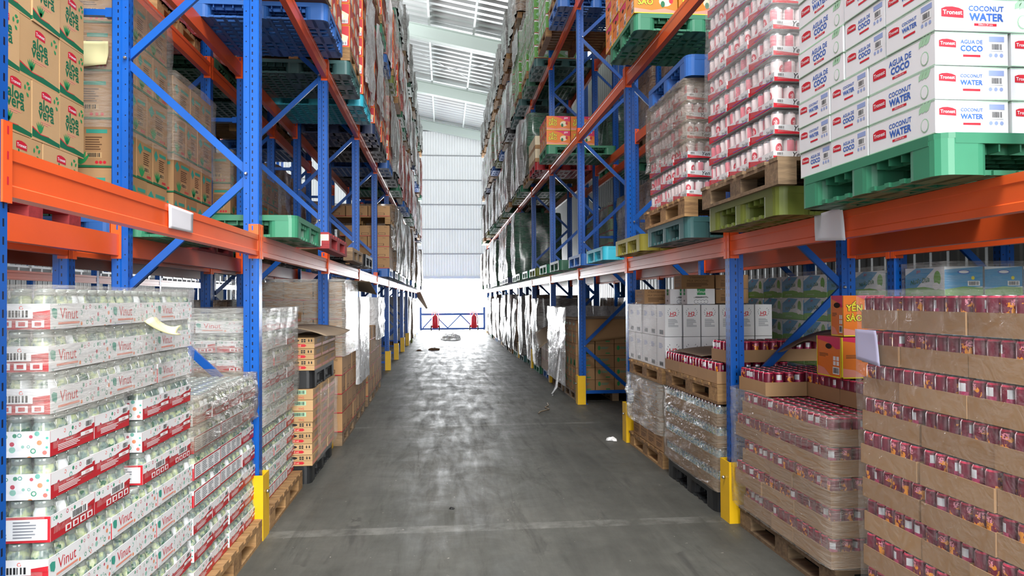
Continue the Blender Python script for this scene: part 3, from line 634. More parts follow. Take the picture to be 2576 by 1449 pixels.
def aloe_side(f):
    badge(f, .5, .83, .1); f.text('aloe', .5, .655, .062, 'dkgreen_print', 1, .035, .56); f.text('vera', .5, .475, .046, 'dkgreen_print', 1, .035, .56)
    f.lines(.3, .7, .31, .38, 2, 'salmon_print'); f.poly([(0, .05), (1, .02), (1, .09), (.6, .13), (.3, .12), (0, .2)], 'dkgreen_print'); f.poly([(0, .2), (.3, .12), (.6, .13), (.6, .14), (.3, .135), (0, .225)], 'red_print')
    for i in range(5): f.leaf(.28, .14, .07, .014, 1.0+.3*i, 'green_print', 2)
    for i, (a, b) in enumerate(((.84, .9), (.9, .8), (.8, .78), (.92, .68))): f.leaf(a, b, .03, .018, .8*i, 'green_print', 2)
AL = carton('aloe_vera_carton', 'carton', 'brown aloe vera carton', .40, .29, .33, 'kraft_light', {k: aloe_side for k in ('-y', '+y', '-x', '+x')})
def dia_side(f):
    f.poly([(.06, .7), (.2, .84), (.34, .7), (.2, .56)], 'teal_print'); f.rect(.42, .72, .9, .8, 'teal_print'); f.lines(.4, .9, .36, .66, 6, 'brown_print', 1, 4)
    f.barcode(.42, .2, .78, .32, 1, 'kraft_light'); f.poly([(0, 0), (1, 0), (1, .04), (0, .06)], 'dkgreen_print')
    for i in range(5): f.leaf(.3, .06, .1, .02, .9+.35*i, 'green_print', 2)
    for i in range(3): f.ell(.66+.09*i, .11, .011, .011, 'red_print')
AD = carton('pineapple_carton', 'carton', 'brown green-diamond carton', .40, .29, .33, 'kraft', {k: dia_side for k in ('-y', '+y', '-x', '+x')})
def red_side(f):
    f.rect(0, 0, 1, .03, 'orange_print'); f.rect(0, .97, 1, 1, 'orange_print'); f.rect(0, 0, .03, 1, 'orange_print', 2); f.rect(.97, 0, 1, 1, 'orange_print', 2)
    f.poly([(.25, .15), (.9, .1), (.95, .5), (.6, .7), (.3, .5)], 'cream_print'); f.ell(.6, .4, .035, .03, 'white_print', 2); f.barcode(.62, .08, .92, .26, 3); f.poly([(.03, .03), (.6, .03), (.03, .14)], 'magenta_print', 3); f.rect(.05, .1, .5, .13, 'skyblue_print', 4)
RC = carton('red_drink_carton', 'carton', 'red drink carton', .36, .25, .24, 'red_card', {k: red_side for k in ('-y', '+y', '-x', '+x')})
def green_side(f):
    f.rect(0, 0, 1, .04, 'red_print'); f.rect(0, .9, 1, 1, 'white_print'); f.poly([(.1, .5), (.5, .85), (.9, .7), (.95, .3), (.5, .15)], 'ltgreen_print'); f.ell(.55, .45, .04, .035, 'white_print', 2); f.lines(.15, .85, .07, .15, 1, 'white_print', 2); f.barcode(.7, .08, .92, .24, 3)
GC = carton('green_drink_carton', 'carton', 'green drink carton', .40, .27, .24, 'green_card', {k: green_side for k in ('-y', '+y', '-x', '+x')})
def yen_long(f):
    f.poly([(.3, 1), (1, 1), (1, .62), (.8, .66), (.6, .86)], 'magenta_print'); f.text('JOY', .82, .85, .035, 'white_print', 2, .03)
    f.rect(.06, .4, .44, .88, 'brown_print', 2) if 0 else None
    f.text('YẾN', .26, .74, .074, 'black_print', 2, .07, .38); f.text('YẾN', .26, .74, .074, 'yellow_print', 3, .025, .38); f.text('SÀO', .26, .47, .066, 'black_print', 2, .07, .38); f.text('SÀO', .26, .47, .066, 'yellow_print', 3, .025, .38)
    f.ell(.72, .46, .06, .045, 'cream_print', 2, 16); f.ell(.66, .36, .02, .03, 'dkgreen_print', 3); f.ell(.85, .5, .02, .028, 'red_print', 3); f.poly([(0, 0), (1, 0), (1, .1), (.7, .2), (.4, .12), (0, .2)], 'salmon_print'); f.rect(0, 0, 1, .03, 'yellow_print', 2)
def yen_short(f):
    f.poly([(0, 1), (1, 1), (1, .72), (.8, .7), (.5, .84), (0, .92)], 'magenta_print'); f.ell(.5, .76, .034, .016, 'dark_hole', 3); f.barcode(.66, .08, .92, .26)
    for i in range(2):
        for j in range(2): f.rect(.68+.13*i, .3+.12*j, .78+.13*i, .4+.12*j, 'white_print', 2)
    f.lines(.1, .5, .48, .58, 3, 'brown_print'); f.poly([(0, 0), (.6, 0), (.3, .2), (0, .25)], 'salmon_print')
    f.rect(0, 0, .03, 1, 'yellow_print', 3); f.rect(.97, 0, 1, 1, 'yellow_print', 3); f.rect(0, 0, 1, .03, 'yellow_print', 3)
YP = {'-y': yen_long, '+y': yen_long, '-x': yen_short, '+x': yen_short}
YC = carton('orange_drink_carton', 'carton', 'orange yellow-lettered carton', .41, .28, .245, 'orange_card', YP)
YH = carton('orange_drink_carton', 'carton', 'orange handled carton', .27, .27, .235, 'orange_card', {k: yen_short for k in YP})
YS = carton('orange_drink_carton', 'carton', 'orange yellow-lettered carton', .25, .135, .235, 'orange_card', YP)
def h2_side(v):
    def fn(f):
        if v == 0:
            f.text('H2', .5, .72, .034, 'red_print', 1, .03)
            for s in (-1, 1):
                for i in range(5): f.leaf(.5+s*.3*math.cos(-.9+.45*i), .74+.14*math.sin(-.9+.45*i), .016, .006, 1.57-s*.5, 'grey_print')
            f.lines(.25, .75, .62, .66, 1, 'red_print'); f.lines(.2, .8, .3, .56, 8, 'grey_print', 1, 2)
        else:
            f.text('H2', .5, .56, .045, 'red_print', 1, .03); f.lines(.2, .8, .44, .5, 2, 'salmon_print')
            for s in (-1, 1):
                for i in range(6): f.leaf(.5+s*.34*math.cos(-1.1+.42*i), .56+.2*math.sin(-1.1+.42*i), .018, .007, 1.57-s*.5, 'grey_print')
            f.text('H2', .5, .12, .016, 'black_print', 1, .02)
        f.rect(.0, 0, .008, 1, 'grey_print', 2)
    return fn
def h2_flank(f): f.rect(.35, .06, .8, .2, 'grey_print'); f.rect(.38, .09, .77, .17, 'black_print', 2); f.rect(0, 0, .03, 1, 'white_print', 2); f.lines(.3, .8, .62, .8, 4, 'faint_blue')
HC_ = [carton('white_drink_carton', 'carton', 'white red-lettered carton', .25, .165, .29, 'white_card', {'-x': h2_side(v), '+x': h2_side(v), '-y': h2_flank, '+y': h2_flank}) for v in (0, 1)]
def vin_long(f):
    f.rect(.36, .6, .66, 1, 'green_print'); f.text('Vinut', .51, .82, .028, 'white_print', 2); f.lines(.3, .74, .4, .52, 2, 'black_print'); f.text('COCONUT WATER', .5, .43, .011, 'black_print', 2, .02)
    for i in range(4): f.ell(.32+.12*i, .16, .02, .02, 'grey_print'); f.ell(.32+.12*i, .16, .016, .016, 'white_card', 2)
def vin_short(f): f.rect(.34, .6, .68, 1, 'green_print'); f.text('Vinut', .51, .8, .018, 'white_print', 2, 0, .3); f.barcode(.36, .15, .66, .3)
VC = carton('white_green_carton', 'carton', 'white green-tabbed carton', .27, .16, .145, 'white_card', {'-y': vin_long, '+y': vin_long, '-x': vin_short, '+x': vin_short})
def ml_short(f):
    f.rect(0, .47, 1, .49, 'brown_print'); f.ell(.44, .74, .035, .012, 'black_print')
    for i in range(4): f.rect(.62+.07*(i % 2), .58+.17*(i//2), .675+.07*(i % 2), .71+.17*(i//2), 'black_print')
    for a in (.84, .92): f.leaf(a, .58, .03, .012, 1.6, 'black_print')
    f.poly([(.2, .14), (.72, .14), (.77, .27), (.72, .4), (.2, .4), (.16, .27)], 'red_print'); f.text('250 ml', .5, .27, .016, 'cream_print', 2)
def bc_short(f): f.barcode(.36, .5, .8, .9, 1, 'ltgreen_print'); f.text('YH2', .66, .2, .018, 'red_print'); f.lines(.1, .5, .1, .26, 1, 'salmon_print')
def ml_long(f): f.poly([(0, .12), (.9, .12), (.95, .3), (.9, .42), (0, .42)], 'red_print') if 0 else f.rect(0, .1, .9, .34, 'salmon_print'); f.lines(.3, .8, .45, .8, 3, 'grey_print')
MC = [carton('flat_drink_carton', 'carton', lab, .40, .29, .093, 'kraft_light', {'-y': ml_long, '+y': ml_long, '-x': fn, '+x': fn}) for fn, lab in ((ml_short, 'flat brown red-pill carton'), (bc_short, 'flat brown barcoded carton'))]
def bl_side(f): f.rect(0, 0, 1, .05, 'red_card'); f.rect(.3, .12, .75, .32, 'brown_print'); f.rect(.33, .15, .72, .29, 'kraft', 2); f.text('YH2', .75, .84, .02, 'brown_print')
EC = carton('brown_carton', 'carton', 'brown red-footed carton', .40, .30, .2, 'kraft', {k: bl_side for k in ('-y', '+y', '-x', '+x')})
def txt_side(f): f.text('STRAWBERRY', .5, .82, .02, 'brown_print', 1, 0, .7); f.text('MILK SMOOTHIE', .5, .58, .022, 'brown_print', 1, 0, .75); f.lines(.15, .85, .15, .45, 3, 'brown_print')
TC = carton('printed_kraft_carton', 'carton', 'brown text-printed carton', .36, .25, .15, 'kraft', {k: txt_side for k in ('-y', '+y', '-x', '+x')})
def swirl(f):
    for i in range(6): f.leaf(.3+.08*i, .12, .12, .035, .5+.4*i, 'green_print')
    f.ell(.72, .4, .04, .05, 'green_print'); f.lines(.55, .9, .05, .2, 1, 'green_print')
def swirl2(f): f.ell(.2, .65, .022, .035, 'green_print'); f.lines(.55, .9, .1, .3, 1, 'green_print'); f.lines(.3, .8, .55, .75, 2, 'teal_print', 1, 3)
SW = [carton('leaf_printed_carton', 'carton', l, .30, .29, .18, 'kraft', {'-y': fn, '+y': fn, '-x': swirl2, '+x': swirl2}) for fn, l in ((swirl2, 'brown green-printed carton'), (swirl, 'brown green-leaf carton'))]
def nd_long(f):
    f.poly([(0, 0), (1, 0), (1, .22), (.5, .34), (0, .3)], 'grass_print'); f.poly([(.0, .3), (.3, .32), (.75, .95), (.3, 1), (0, .75)], 'skyblue_print', 1); f.text('Nước Dừa', .4, .56, .034, 'dkgreen_print', 3, .02, .5, .3, .12); f.text('JOY', .36, .86, .022, 'red_print', 3, .02)
    f.ell(.83, .62, .034, .05, 'grass_print', 2); f.ell(.8, .36, .035, .024, 'white_print', 3); f.text('pure coconut water', .32, .13, .012, 'white_print', 3)
def nd_short(f):
    f.poly([(0, .24), (1, .34), (1, 1), (0, .9)], 'skyblue_print'); f.poly([(0, 0), (1, 0), (1, .3), (.5, .34), (0, .24)], 'grass_print', 2); f.ell(.5, .82, .045, .014, 'blue_print', 3); f.ell(.5, .82, .035, .009, 'white_print', 4); f.barcode(.6, .36, .92, .52, 3); f.ell(.74, .62, .012, .012, 'yellow_print', 3)
ND = carton('coconut_drink_carton', 'carton', 'blue-green coconut carton', .40, .27, .2, 'coco_card', {'-y': nd_long, '+y': nd_long, '-x': nd_short, '+x': nd_short})
def gr_side(f): f.rect(0, 0, 1, .22, 'white_print'); f.ell(.5, .74, .035, .012, 'dark_hole'); f.text('JOY', .15, .75, .02, 'red_print', 2); f.lines(.2, .8, .06, .16, 1, 'red_print', 2)
GR = carton('bright_green_carton', 'carton', 'bright green handled carton', .40, .28, .28, 'green_print', {k: gr_side for k in ('-y', '+y', '-x', '+x')})
PKC = carton('pale_pink_carton', 'carton', 'pale pink carton', .40, .30, .25, 'cream_print', {k: (lambda f: (f.rect(0, 0, 1, .3, 'kraft'), f.ell(.8, .25, .02, .012, 'dark_hole', 2))) for k in ('-y', '+y', '-x', '+x')})

# ---------------------------------------------------------------- goods: placing
def unit(pr, x, y, z, rz, label, sides=(), group=None, tilt=None):
    o = put(pr['name'], pr['mesh'], (x, y, z), rz)
    if tilt: o.rotation_euler = (tilt[0], tilt[1], rz)
    tag(o, label, pr['cat'], group or pr['lab']+'s')
    if pr['child'] and sides:
        nx, ny, L, S = pr['nx'], pr['ny'], pr['L'], pr['S']; done = set()
        for i in range(nx):
            for j in range(ny):
                if 'all' in sides or ('-y' in sides and j == 0) or ('+y' in sides and j == ny-1) or ('-x' in sides and i == 0) or ('+x' in sides and i == nx-1):
                    put(pr['child'], pr['cm'], (-L/2+L*(i+.5)/nx, -S/2+S*(j+.5)/ny, pr['dz']), R.uniform(0, 6.28), o)
        if pr['film'] and 'nofilm' not in sides: put('shrink_film', pr['film'], parent=o)
    return o
_FACE = {}
def facing(rz):   # which local sides look to +X, -X, -Y
    c, s = round(math.cos(rz)), round(math.sin(rz)); out = {}
    for nm, (x, y) in {'-y': (0, -1), '+y': (0, 1), '-x': (-1, 0), '+x': (1, 0)}.items():
        out[(c*x-s*y, s*x+c*y)] = nm
    return out
def grid(pr, side, xa, y0, z0, nl, pat, where, depth=1.15, near=True, jit=.006, full=(), first=0, flip=None, inner_max=9):
    """Courses of cartons or trays on a pallet: what shows on the aisle face and on the end that looks to the camera."""
    sg = -1 if side == 'L' else 1; aisle = (1, 0) if side == 'L' else (-1, 0)
    for i in range(first, nl):
        col = 0; y = y0; z = z0+i*(pr[0] if isinstance(pr, list) else pr)['pitch']
        for seg in pat(i):
            ori, n, gap, dx = (list(seg)+[0, 0])[:4]; y += gap
            for j in range(n):
                p = R.choice(pr) if isinstance(pr, list) else pr
                wv, dv = (p['L'], p['S']) if ori in ('L', 'I') else (p['S'], p['L'])
                rz = {'L': -sg*math.pi/2, 'I': sg*math.pi/2, 'S': 0, 'T': math.pi}[ori]
                fc = facing(rz); sd = {fc[aisle]}
                if (col == 0 or gap and j == 0): sd.add(fc[(0, -1)])
                if i in full: sd.add('all')
                rows = max(1, int(depth/dv)) if (near and col == 0) or i in full else 1
                for r in range(min(rows, inner_max)):
                    s2 = sd if r == 0 else ({fc[(0, -1)]} | ({'all'} if i in full else set()))
                    lb = '%s, layer %s, %s %s, %s' % (p['lab'], NUM[i], 'column' if r == 0 else 'row %s column' % NUM[r], NUM[col], where)
                    unit(p, xa+sg*(dv/2+dx+r*(dv+.004))+(-sg*R.uniform(0, jit) if r == 0 else 0), y+wv/2+R.uniform(-.0018, .0018), z, rz+R.uniform(-.004, .004), lb, s2)
                y += wv+.005; col += 1
def wrap(name, x0, x1, y0, y1, z0, z1, mat, label, seed=1, amp=.012, top=True, rings=9, nside=44, r=.05, cat='stretch film', prop=None, slack=None, open_end=False):
    """A stretch-wrapped skin round a load, puckered and rounded at its corners."""
    rr = random.Random(seed); m = M(); cx, cy = (x0+x1)/2, (y0+y1)/2; a, b = (x1-x0)/2+amp*.45+.006, (y1-y0)/2+amp*.45+.006; r = min(r, .035) if cat == 'stretch film' else r
    per = []
    for k in range(nside):
        t_ = k/nside*4; e = int(t_); u = (t_-e)*2-1
        q = [(u, -1), (1, u), (-u, 1), (-1, -u)][e]; px, py = q[0]*a, q[1]*b
        ex, ey = max(0, abs(px)-(a-r)), max(0, abs(py)-(b-r))
        if ex and ey:
            l = math.hypot(ex, ey); f_ = r/l if l > r else 1; px = math.copysign(a-r+ex*f_, px); py = math.copysign(b-r+ey*f_, py)
        per.append((px, py))
    ph = [rr.uniform(0, 6.28) for _ in range(6)]; vs = []
    for i in range(rings):
        f = i/(rings-1); z = z0+(z1-z0)*f
        for k, (px, py) in enumerate(per):
            d = amp*(math.sin(k*.9+ph[0]+f*5)*.4+math.sin(k*2.3+ph[1]-f*9)*.35+rr.uniform(-.5, .5)); d = abs(d) if cat == 'stretch film' else d; s = 1+d/max(a, b)
            if slack: s *= 1+slack*math.sin(math.pi*f)
            if top and i == rings-1 and cat != 'stretch film': s *= .985
            zz = z+(0 if i == 0 else amp*.8*math.sin(k*1.1+ph[2])) if i < rings-1 or not top else z+rr.uniform(.0, .3)*amp+.006
            vs.append((cx+px*s, cy+py*s, zz))
    n = nside; shown = [k for k in range(n) if not (open_end and per[k][1] < -b+r*.9 and per[(k+1) % n][1] < -b+r*.9)]
    m.faces(vs, [(i*n+k, i*n+(k+1) % n, (i+1)*n+(k+1) % n, (i+1)*n+k) for i in range(rings-1) for k in shown], mat, True)
    if top and not open_end: m.poly(vs[-n:], mat)
    me = m.mesh(name); base = Vector((cx, cy, z0))
    for v in me.vertices: v.co -= base
    o = put(name, me, base); return tag(o, label, cat, prop)
def sheet(name, corners, mat, label, sag=.05, cat='cardboard sheet', n=8, th=.004, curl=0.0, group=None, fold=0.0):
    """A limp sheet between four corners, with thickness."""
    a, b, c, d = (Vector(p) for p in corners); m = M(); nr = (b-a).cross(d-a).normalized(); top, bot = [], []
    for i in range(n+1):
        for j in range(n+1):
            u, v = i/n, j/n; p = (a*(1-u)+b*u)*(1-v)+(d*(1-u)+c*u)*v
            p += Vector((0, 0, -sag*4*u*(1-u)))+nr*(curl*math.sin(v*5+u*2)+fold*abs(v-.5))
            top.append(p+nr*th/2); bot.append(p-nr*th/2)
    N = (n+1)**2; fs = []
    for i in range(n):
        for j in range(n):
            q = (i*(n+1)+j, (i+1)*(n+1)+j, (i+1)*(n+1)+j+1, i*(n+1)+j+1); fs.append(q); fs.append(tuple(N+k for k in q[::-1]))
    ed = [i*(n+1) for i in range(n+1)]+[n*(n+1)+j for j in range(1, n+1)]+[i*(n+1)+n for i in range(n-1, -1, -1)]+[j for j in range(n-1, 0, -1)]
    for k in range(len(ed)): p, q = ed[k], ed[(k+1) % len(ed)]; fs.append((p, N+p, N+q, q))
    m.faces(top+bot, fs, mat, True); me = m.mesh(name); base = sum((a, b, c, d), Vector())/4
    for v in me.vertices: v.co -= base
    return tag(put(name, me, base), label, cat, group)
# ---------------------------------------------------------------- goods on the floor, left rack
LP = -1.17
S2 = lambda i: [('S', 2), ('S', 2, .12)]
pallet('wood', LP-.62, 3.05, 0, 'under nearest left jar stack', scale=(1, 1.22, 1))
grid(JT, 'L', -1.225, 2.365, .145, 11, lambda i: [('L', 3)] if i > 7 or 2 <= i <= 4 else [('T', 2), ('T', 2, .12)] if i == 5 else S2(i), 'nearest stack on left floor', .6, inner_max=2, jit=.008)
wrap('stretch_film', -2.2, -1.21, 2.35, 3.62, 1.19, 1.596, 'film_mid', 'torn clear film round top of the nearest left jar stack', 3, .012, True, 8)
sheet('paper_slip', [(-1.2, 3.02, 1.47), (-1.13, 3.20, 1.40), (-1.15, 3.26, 1.44), (-1.2, 3.16, 1.49)], 'paper_yellow', 'torn yellow paper slip hanging on nearest left jar stack', .02, 'paper', curl=.012)
pallet('wood', LP-.6, 4.23, 0, 'under second left jar stack by first yellow guard', scale=(1, 1.12, 1))
grid(JT, 'L', -1.225, 3.65, .145, 7, lambda i: [('S', 2), ('S', 2, .03)] if i < 3 else [('I', 2), ('S', 1)] if i < 6 else [('S', 2), ('S', 1, .02), ('S', 1, .01)], 'second stack on left floor', .6, inner_max=2, full=(6,), jit=.01)
wrap('stretch_film', -2.2, -1.21, 3.66, 4.78, .80, 1.10, 'film_brown', 'loose brownish film band round second left jar stack', 5, .016, False, 8, slack=.02)
pallet('wood', LP-.6, 5.55, 0, 'under third left jar stack beyond first post', scale=(1, 1.12, 1))
grid(JT, 'L', -1.25, 5.02, .145, 10, lambda i: [('L', 2), ('S', 1)] if i % 3 else [('S', 4)] if i > 4 else [('I', 2), ('S', 1)], 'third stack on left floor', 1.0, jit=.01)
wrap('stretch_film', -2.2, -1.225, 4.99, 6.17, .70, 1.49, 'film_heavy', 'shiny clear film round third left jar stack', 8, .02, True, 10)
# flat cartons, two pallets high
pallet('p_black', -1.12-.6, 6.82, 0, 'under flat brown cartons on left floor', scale=(1, 1.2, 1))
grid(MC[0], 'L', -1.11, 6.22, .152, 4, lambda i: [('L', 3)], 'lower stack by left first guard', .6, inner_max=2)
grid(MC[1], 'L', -1.10, 6.21, .152, 7, lambda i: [('L', 3)], 'lower stack by left first guard', .6, inner_max=2, first=4)
pallet('p_black', -1.10-.6, 6.82, .805, 'between two stacks of flat brown cartons', scale=(1, 1.2, 1))
grid(MC[0], 'L', -1.09, 6.2, .957, 3, lambda i: [('L', 3)], 'upper stack on black pallet', .6, inner_max=2)
sheet('cardboard_sheet', [(-1.55, 6.15, 1.30), (-.98, 6.12, 1.24), (-.93, 7.3, 1.24), (-1.55, 7.4, 1.30)], 'greybrown', 'bent grey cardboard sheet on top of flat carton stack', -.04, curl=.012)
unit(MC[1], -1.5, 6.85, 1.345, math.pi/2, 'single flat barcoded carton lying on the bent cardboard sheet')
wrap('stretch_film', -2.3, -1.085, 6.3, 7.44, .17, .78, 'film', 'clear film round lower stack of flat brown cartons', 12, .012, False, 7, open_end=True)
def brown(k, s, nl, xa, where):
    y = fy(k)+(.13, 1.43)[s]; pallet('wood_grey', xa-.6, y+.55, 0, 'under brown cartons, '+where, scale=(1, 1.1, 1))
    grid(EC, 'L', xa, y, .145, nl, lambda i: [('L', 3)] if i % 2 else [('S', 4)], where, 1.1)
    return y
y = brown(2, 0, 8, -1.08, 'left floor third bay near')
wrap('stretch_film', -2.2, -1.06, y-.02, y+1.23, .95, 1.765, 'film_heavy', 'shiny film round tall brown stack, left floor third bay near', 15, .012, True, 9)
y = brown(2, 1, 7, -1.1, 'left floor third bay far')
wrap('stretch_film', -2.2, -1.06, y-.02, y+1.23, .5, 1.58, 'film_silver', 'silvery torn film on brown stack, left floor third bay far', 16, .014, True, 9)
sheet('cardboard_sheet', [(-1.7, y+.0, 1.74), (-.92, y+.0, 1.78), (-.92, y+1.0, 1.62), (-1.7, y+1.1, 1.70)], 'greybrown', 'grey cardboard sheet drooping off left brown stack, third bay', -.03)
brown(3, 0, 5, -1.1, 'left floor fourth bay near')
y = brown(3, 1, 7, -1.12, 'left floor fourth bay far')
wrap('stretch_film', -2.2, -1.09, y-.02, y+1.23, .9, 1.58, 'film_silver', 'silvery film on brown stack, left floor fourth bay far', 19, .03, True, 9)

# ---------------------------------------------------------------- goods on the floor, right rack
pallet('wood', 2.56, 2.68, 0, 'under nearest right stack of maroon cans', scale=(1, 1.06, 1))
grid(CT, 'R', 1.965, 2.13, .147, 9, lambda i: [('L', 2), ('S', 1)] if i > 5 else [('S', 1), ('L', 1, .0), ('L', 1, .015)] if i > 2 else [('L', 1), ('S', 1, .005), ('L', 1, .005)], 'nearest stack on right floor', .4, inner_max=1, jit=.012)
wrap('stretch_film', 1.945, 2.9, 2.13, 3.225, .2, 1.575, 'shrink', 'clear film round nearest right stack of maroon cans', 22, .008, True, 10)
sheet('paper_notice', [(1.93, 3.215, 1.26), (1.93, 3.03, 1.24), (1.925, 3.05, 1.40), (1.925, 3.215, 1.40)], 'paper_lilac', 'lilac paper taped to nearest right can stack', 0, 'paper', th=.001, curl=.001)
pallet('wood_grey', 2.6, 4.14, 0, 'under second right can stack beside yellow guard', scale=(1, 1.2, 1))
MW = 'second stack on right floor'
grid(CT, 'R', 1.99, 3.55, .147, 5, lambda i: [('L', 3)] if i % 2 else [('L', 1), ('S', 1, .01), ('L', 1, .01)], MW, .9, full=(4,), jit=.014)
for n, (x, y_) in enumerate([(2.13, 4.52)]+[(2.13+.275*a, 3.75+.405*b) for a in (1, 2) for b in range(3)]):
    unit(CT, x, y_, .147+5*.157, -math.pi/2, 'brown tray of maroon cans, top layer piece %s, second stack on right floor' % NUM[n], {'all'})
for n, (x, y_, z_, rz, lb) in enumerate(((2.36, 3.99, 1.09, 0, 'orange handled carton standing on maroon can trays'), (2.37, 3.93, 1.327, 0, 'orange yellow-lettered carton on top of the handled carton'))):
    unit(YS if n else YH, x, y_, z_, rz, lb)
wrap('stretch_film', 1.965, 2.9, 3.52, 4.78, .16, .95, 'film_mid', 'cloudy film round second right stack of maroon cans', 25, .012, False, 10)
sheet('cardboard_sheet', [(2.35, 4.3, 1.26), (2.9, 4.3, 1.26), (2.78, 4.8, 1.30), (2.3, 4.79, 1.2)], 'greybrown', 'curled brown cardboard sheet behind the blue brace', -.05, curl=.03)
# mixed double stack beyond the guarded post
pallet('p_black', 2.55, 5.62, 0, 'under film-wrapped blue can trays', scale=(1, 1.15, 1))
grid(BT, 'R', 1.96, 5.03, .152, 4, lambda i: [('L', 3)], 'wrapped stack behind yellow guard', .8, inner_max=2)
wrap('stretch_film', 1.945, 3.1, 5.0, 6.25, .16, .778, 'film_brown', 'cloudy film round pale blue can trays', 28, .012, False, 8)
pallet('wood', 2.55, 5.6, .785, 'under loose maroon can trays', scale=(1, 1.2, 1))
grid(CT, 'R', 1.96, 5.02, .93, 1, lambda i: [('L', 3)], 'wooden pallet beyond guarded post', .8, full=(0,))
for n, (x, y_) in enumerate(((2.2, 5.1), (2.62, 5.15), (2.3, 4.98))):
    if n < 2: unit(CT, x, y_, 1.087, 0, 'brown can tray on second course, %s, beyond guarded post' % ('aisle side' if n == 0 else 'inner side'), {'all'})
sheet('cardboard_sheet', [(2.0, 5.45, 1.095), (2.5, 5.4, 1.11), (2.45, 6.1, 1.13), (2.0, 6.1, 1.095)], 'greybrown', 'flat brown cardboard sheet on maroon can trays', -.01)
pallet('wood', 2.57, 6.95, 0, 'under film-wrapped text-printed cartons', scale=(1, 1.15, 1))
grid(TC, 'R', 1.98, 6.40, .147, 4, lambda i: [('L', 3)] if i % 2 else [('S', 4)], 'lower stack beyond guarded post', 1.0)
wrap('stretch_film', 1.955, 3.1, 6.37, 7.55, .3, .755, 'film_heavy', 'wrinkled clear film round text-printed cartons', 31, .02, True, 8)
pallet('wood', 2.57, 6.95, .765, 'under white red-lettered cartons', scale=(1, 1.15, 1))
HWY = 'upper stack beyond guarded post'
grid(HC_, 'R', 1.99, 6.34, .91, 2, lambda i: [('L', 5)], HWY, .99)
wrap('stretch_film', 1.97, 3.04, 6.5, 7.57, .93, 1.50, 'film', 'clear film on aisle side of white cartons', 33, .01, False, 7, open_end=True)
for n, (x, y_, z_, pr, rz, lb) in enumerate(((2.12, 7.2, 1.492, TC, math.pi/2, 'brown text-printed carton on white cartons, nearest the aisle'), (2.38, 7.2, 1.492, TC, math.pi/2, 'brown text-printed carton on white cartons, second from aisle'),
        (2.37, 6.53, 1.492, VC, 0, 'white green-tabbed carton on white cartons, front one'), (2.28, 6.75, 1.492, VC, 0, 'white green-tabbed carton on white cartons, rear one'),
        (2.66, 7.45, 1.492, TC, 0, 'brown carton at back of white cartons, lower of left pair'), (2.66, 7.45, 1.644, TC, 0, 'brown carton at back of white cartons, upper of left pair'),
        (3.03, 7.45, 1.492, TC, 0, 'brown carton at back of white cartons, lower of right pair'), (3.03, 7.45, 1.644, TC, 0, 'brown carton at back of white cartons, upper of right pair'))):
    unit(pr, x, y_, z_, rz, lb)
# cartons with green leaves, seen through the fourth frame
for s in (0, 1):
    y = fy(3)+(.22, 1.5)[s]; wh = 'right floor fourth bay '+('near', 'far')[s]
    pallet('wood_grey', 2.58, y+.55, 0, 'under green-printed cartons, '+wh, scale=(1, 1.1, 1))
    grid(SW[0], 'R', 1.98, y, .147, 2, lambda i: [('L', 3)], wh, .95)
    grid(SW[1], 'R', 1.98, y, .147, 3, lambda i: [('L', 3)], wh, .95, first=2)
    grid(SW[0], 'R', 1.98, y, .147, 6, lambda i: [('L', 3)], wh, .95, first=3)
sheet('cardboard_sheet', [(2.02, fy(3)+.19, .88), (2.9, fy(3)+.19, .98), (2.9, fy(3)+.17, 1.24), (2.0, fy(3)+.17, 1.24)], 'kraft', 'upright brown cardboard covering top of green-printed cartons', 0, curl=.012)
sheet('cardboard_sheet', [(1.95, fy(3)+.15, 1.235), (2.95, fy(3)+.15, 1.25), (2.95, fy(3)+1.3, 1.25), (1.95, fy(3)+1.3, 1.235)], 'greybrown', 'flat brown cardboard lid on green-printed cartons', -.01)
wrap('stretch_film', 1.93, 2.95, fy(3)+.75, fy(3)+2.62, .17, 1.40, 'film_silver', 'silvery torn film on green-printed cartons', 36, .05, True, 10, r=.08, open_end=True)
pallet('p_blue', 2.6, fy(4)+.75, 0, 'under low brown stack, right floor fifth bay')
grid(EC, 'R', 1.98, fy(4)+.2, .152, 3, lambda i: [('L', 2), ('S', 1)], 'right floor fifth bay near', 1.0)
sheet('cardboard_sheet', [(1.78, fy(4)+.1, .62), (2.7, fy(4)+.1, .84), (2.7, fy(4)+1.3, .9), (1.85, fy(4)+1.3, .86)], 'greybrown', 'grey cardboard sheet draped over low brown stack', -.14)

# ---------------------------------------------------------------- goods on the first beams, right rack
Z1, Z2, Z3, Z4 = LZ[1:]
pallet('p_green', 1.735+.6, 2.86, Z1, 'nearest on right first beam, under white cartons')
CW = 'on nearest green pallet'
pat = lambda i: [('L', 1), ('S', 2)] if i < 3 else [('S', 2), ('L', 1)]
grid(CO, 'R', 1.745, 2.39, Z1+.152, 9, pat, CW, .9, inner_max=4)
pallet('p_olive', 1.72+.6, 4.06, Z1, 'on right first beam, under a wooden pallet')
pallet('wood_grey', 1.70+.6, 4.05, Z1+.15, 'on olive pallet under pink can trays', scale=(1, 1.08, 1))
grid(PT, 'R', 1.74, 3.62, Z1+.295, 11, lambda i: [('S', 3)], 'stack on olive pallet', .8, inner_max=2, jit=.012)
wrap('stretch_film', 1.725, 2.9, 3.6, 4.56, Z1+.75, Z1+1.8, 'film', 'clear film round pink can trays on olive pallet', 41, .012, False, 9)
pallet('p_teal', 1.71+.6, 5.44, Z1, 'on right first beam, second bay, under a wooden pallet')
pallet('wood', 1.70+.6, 5.44, Z1+.15, 'on dark teal pallet under pink can trays')
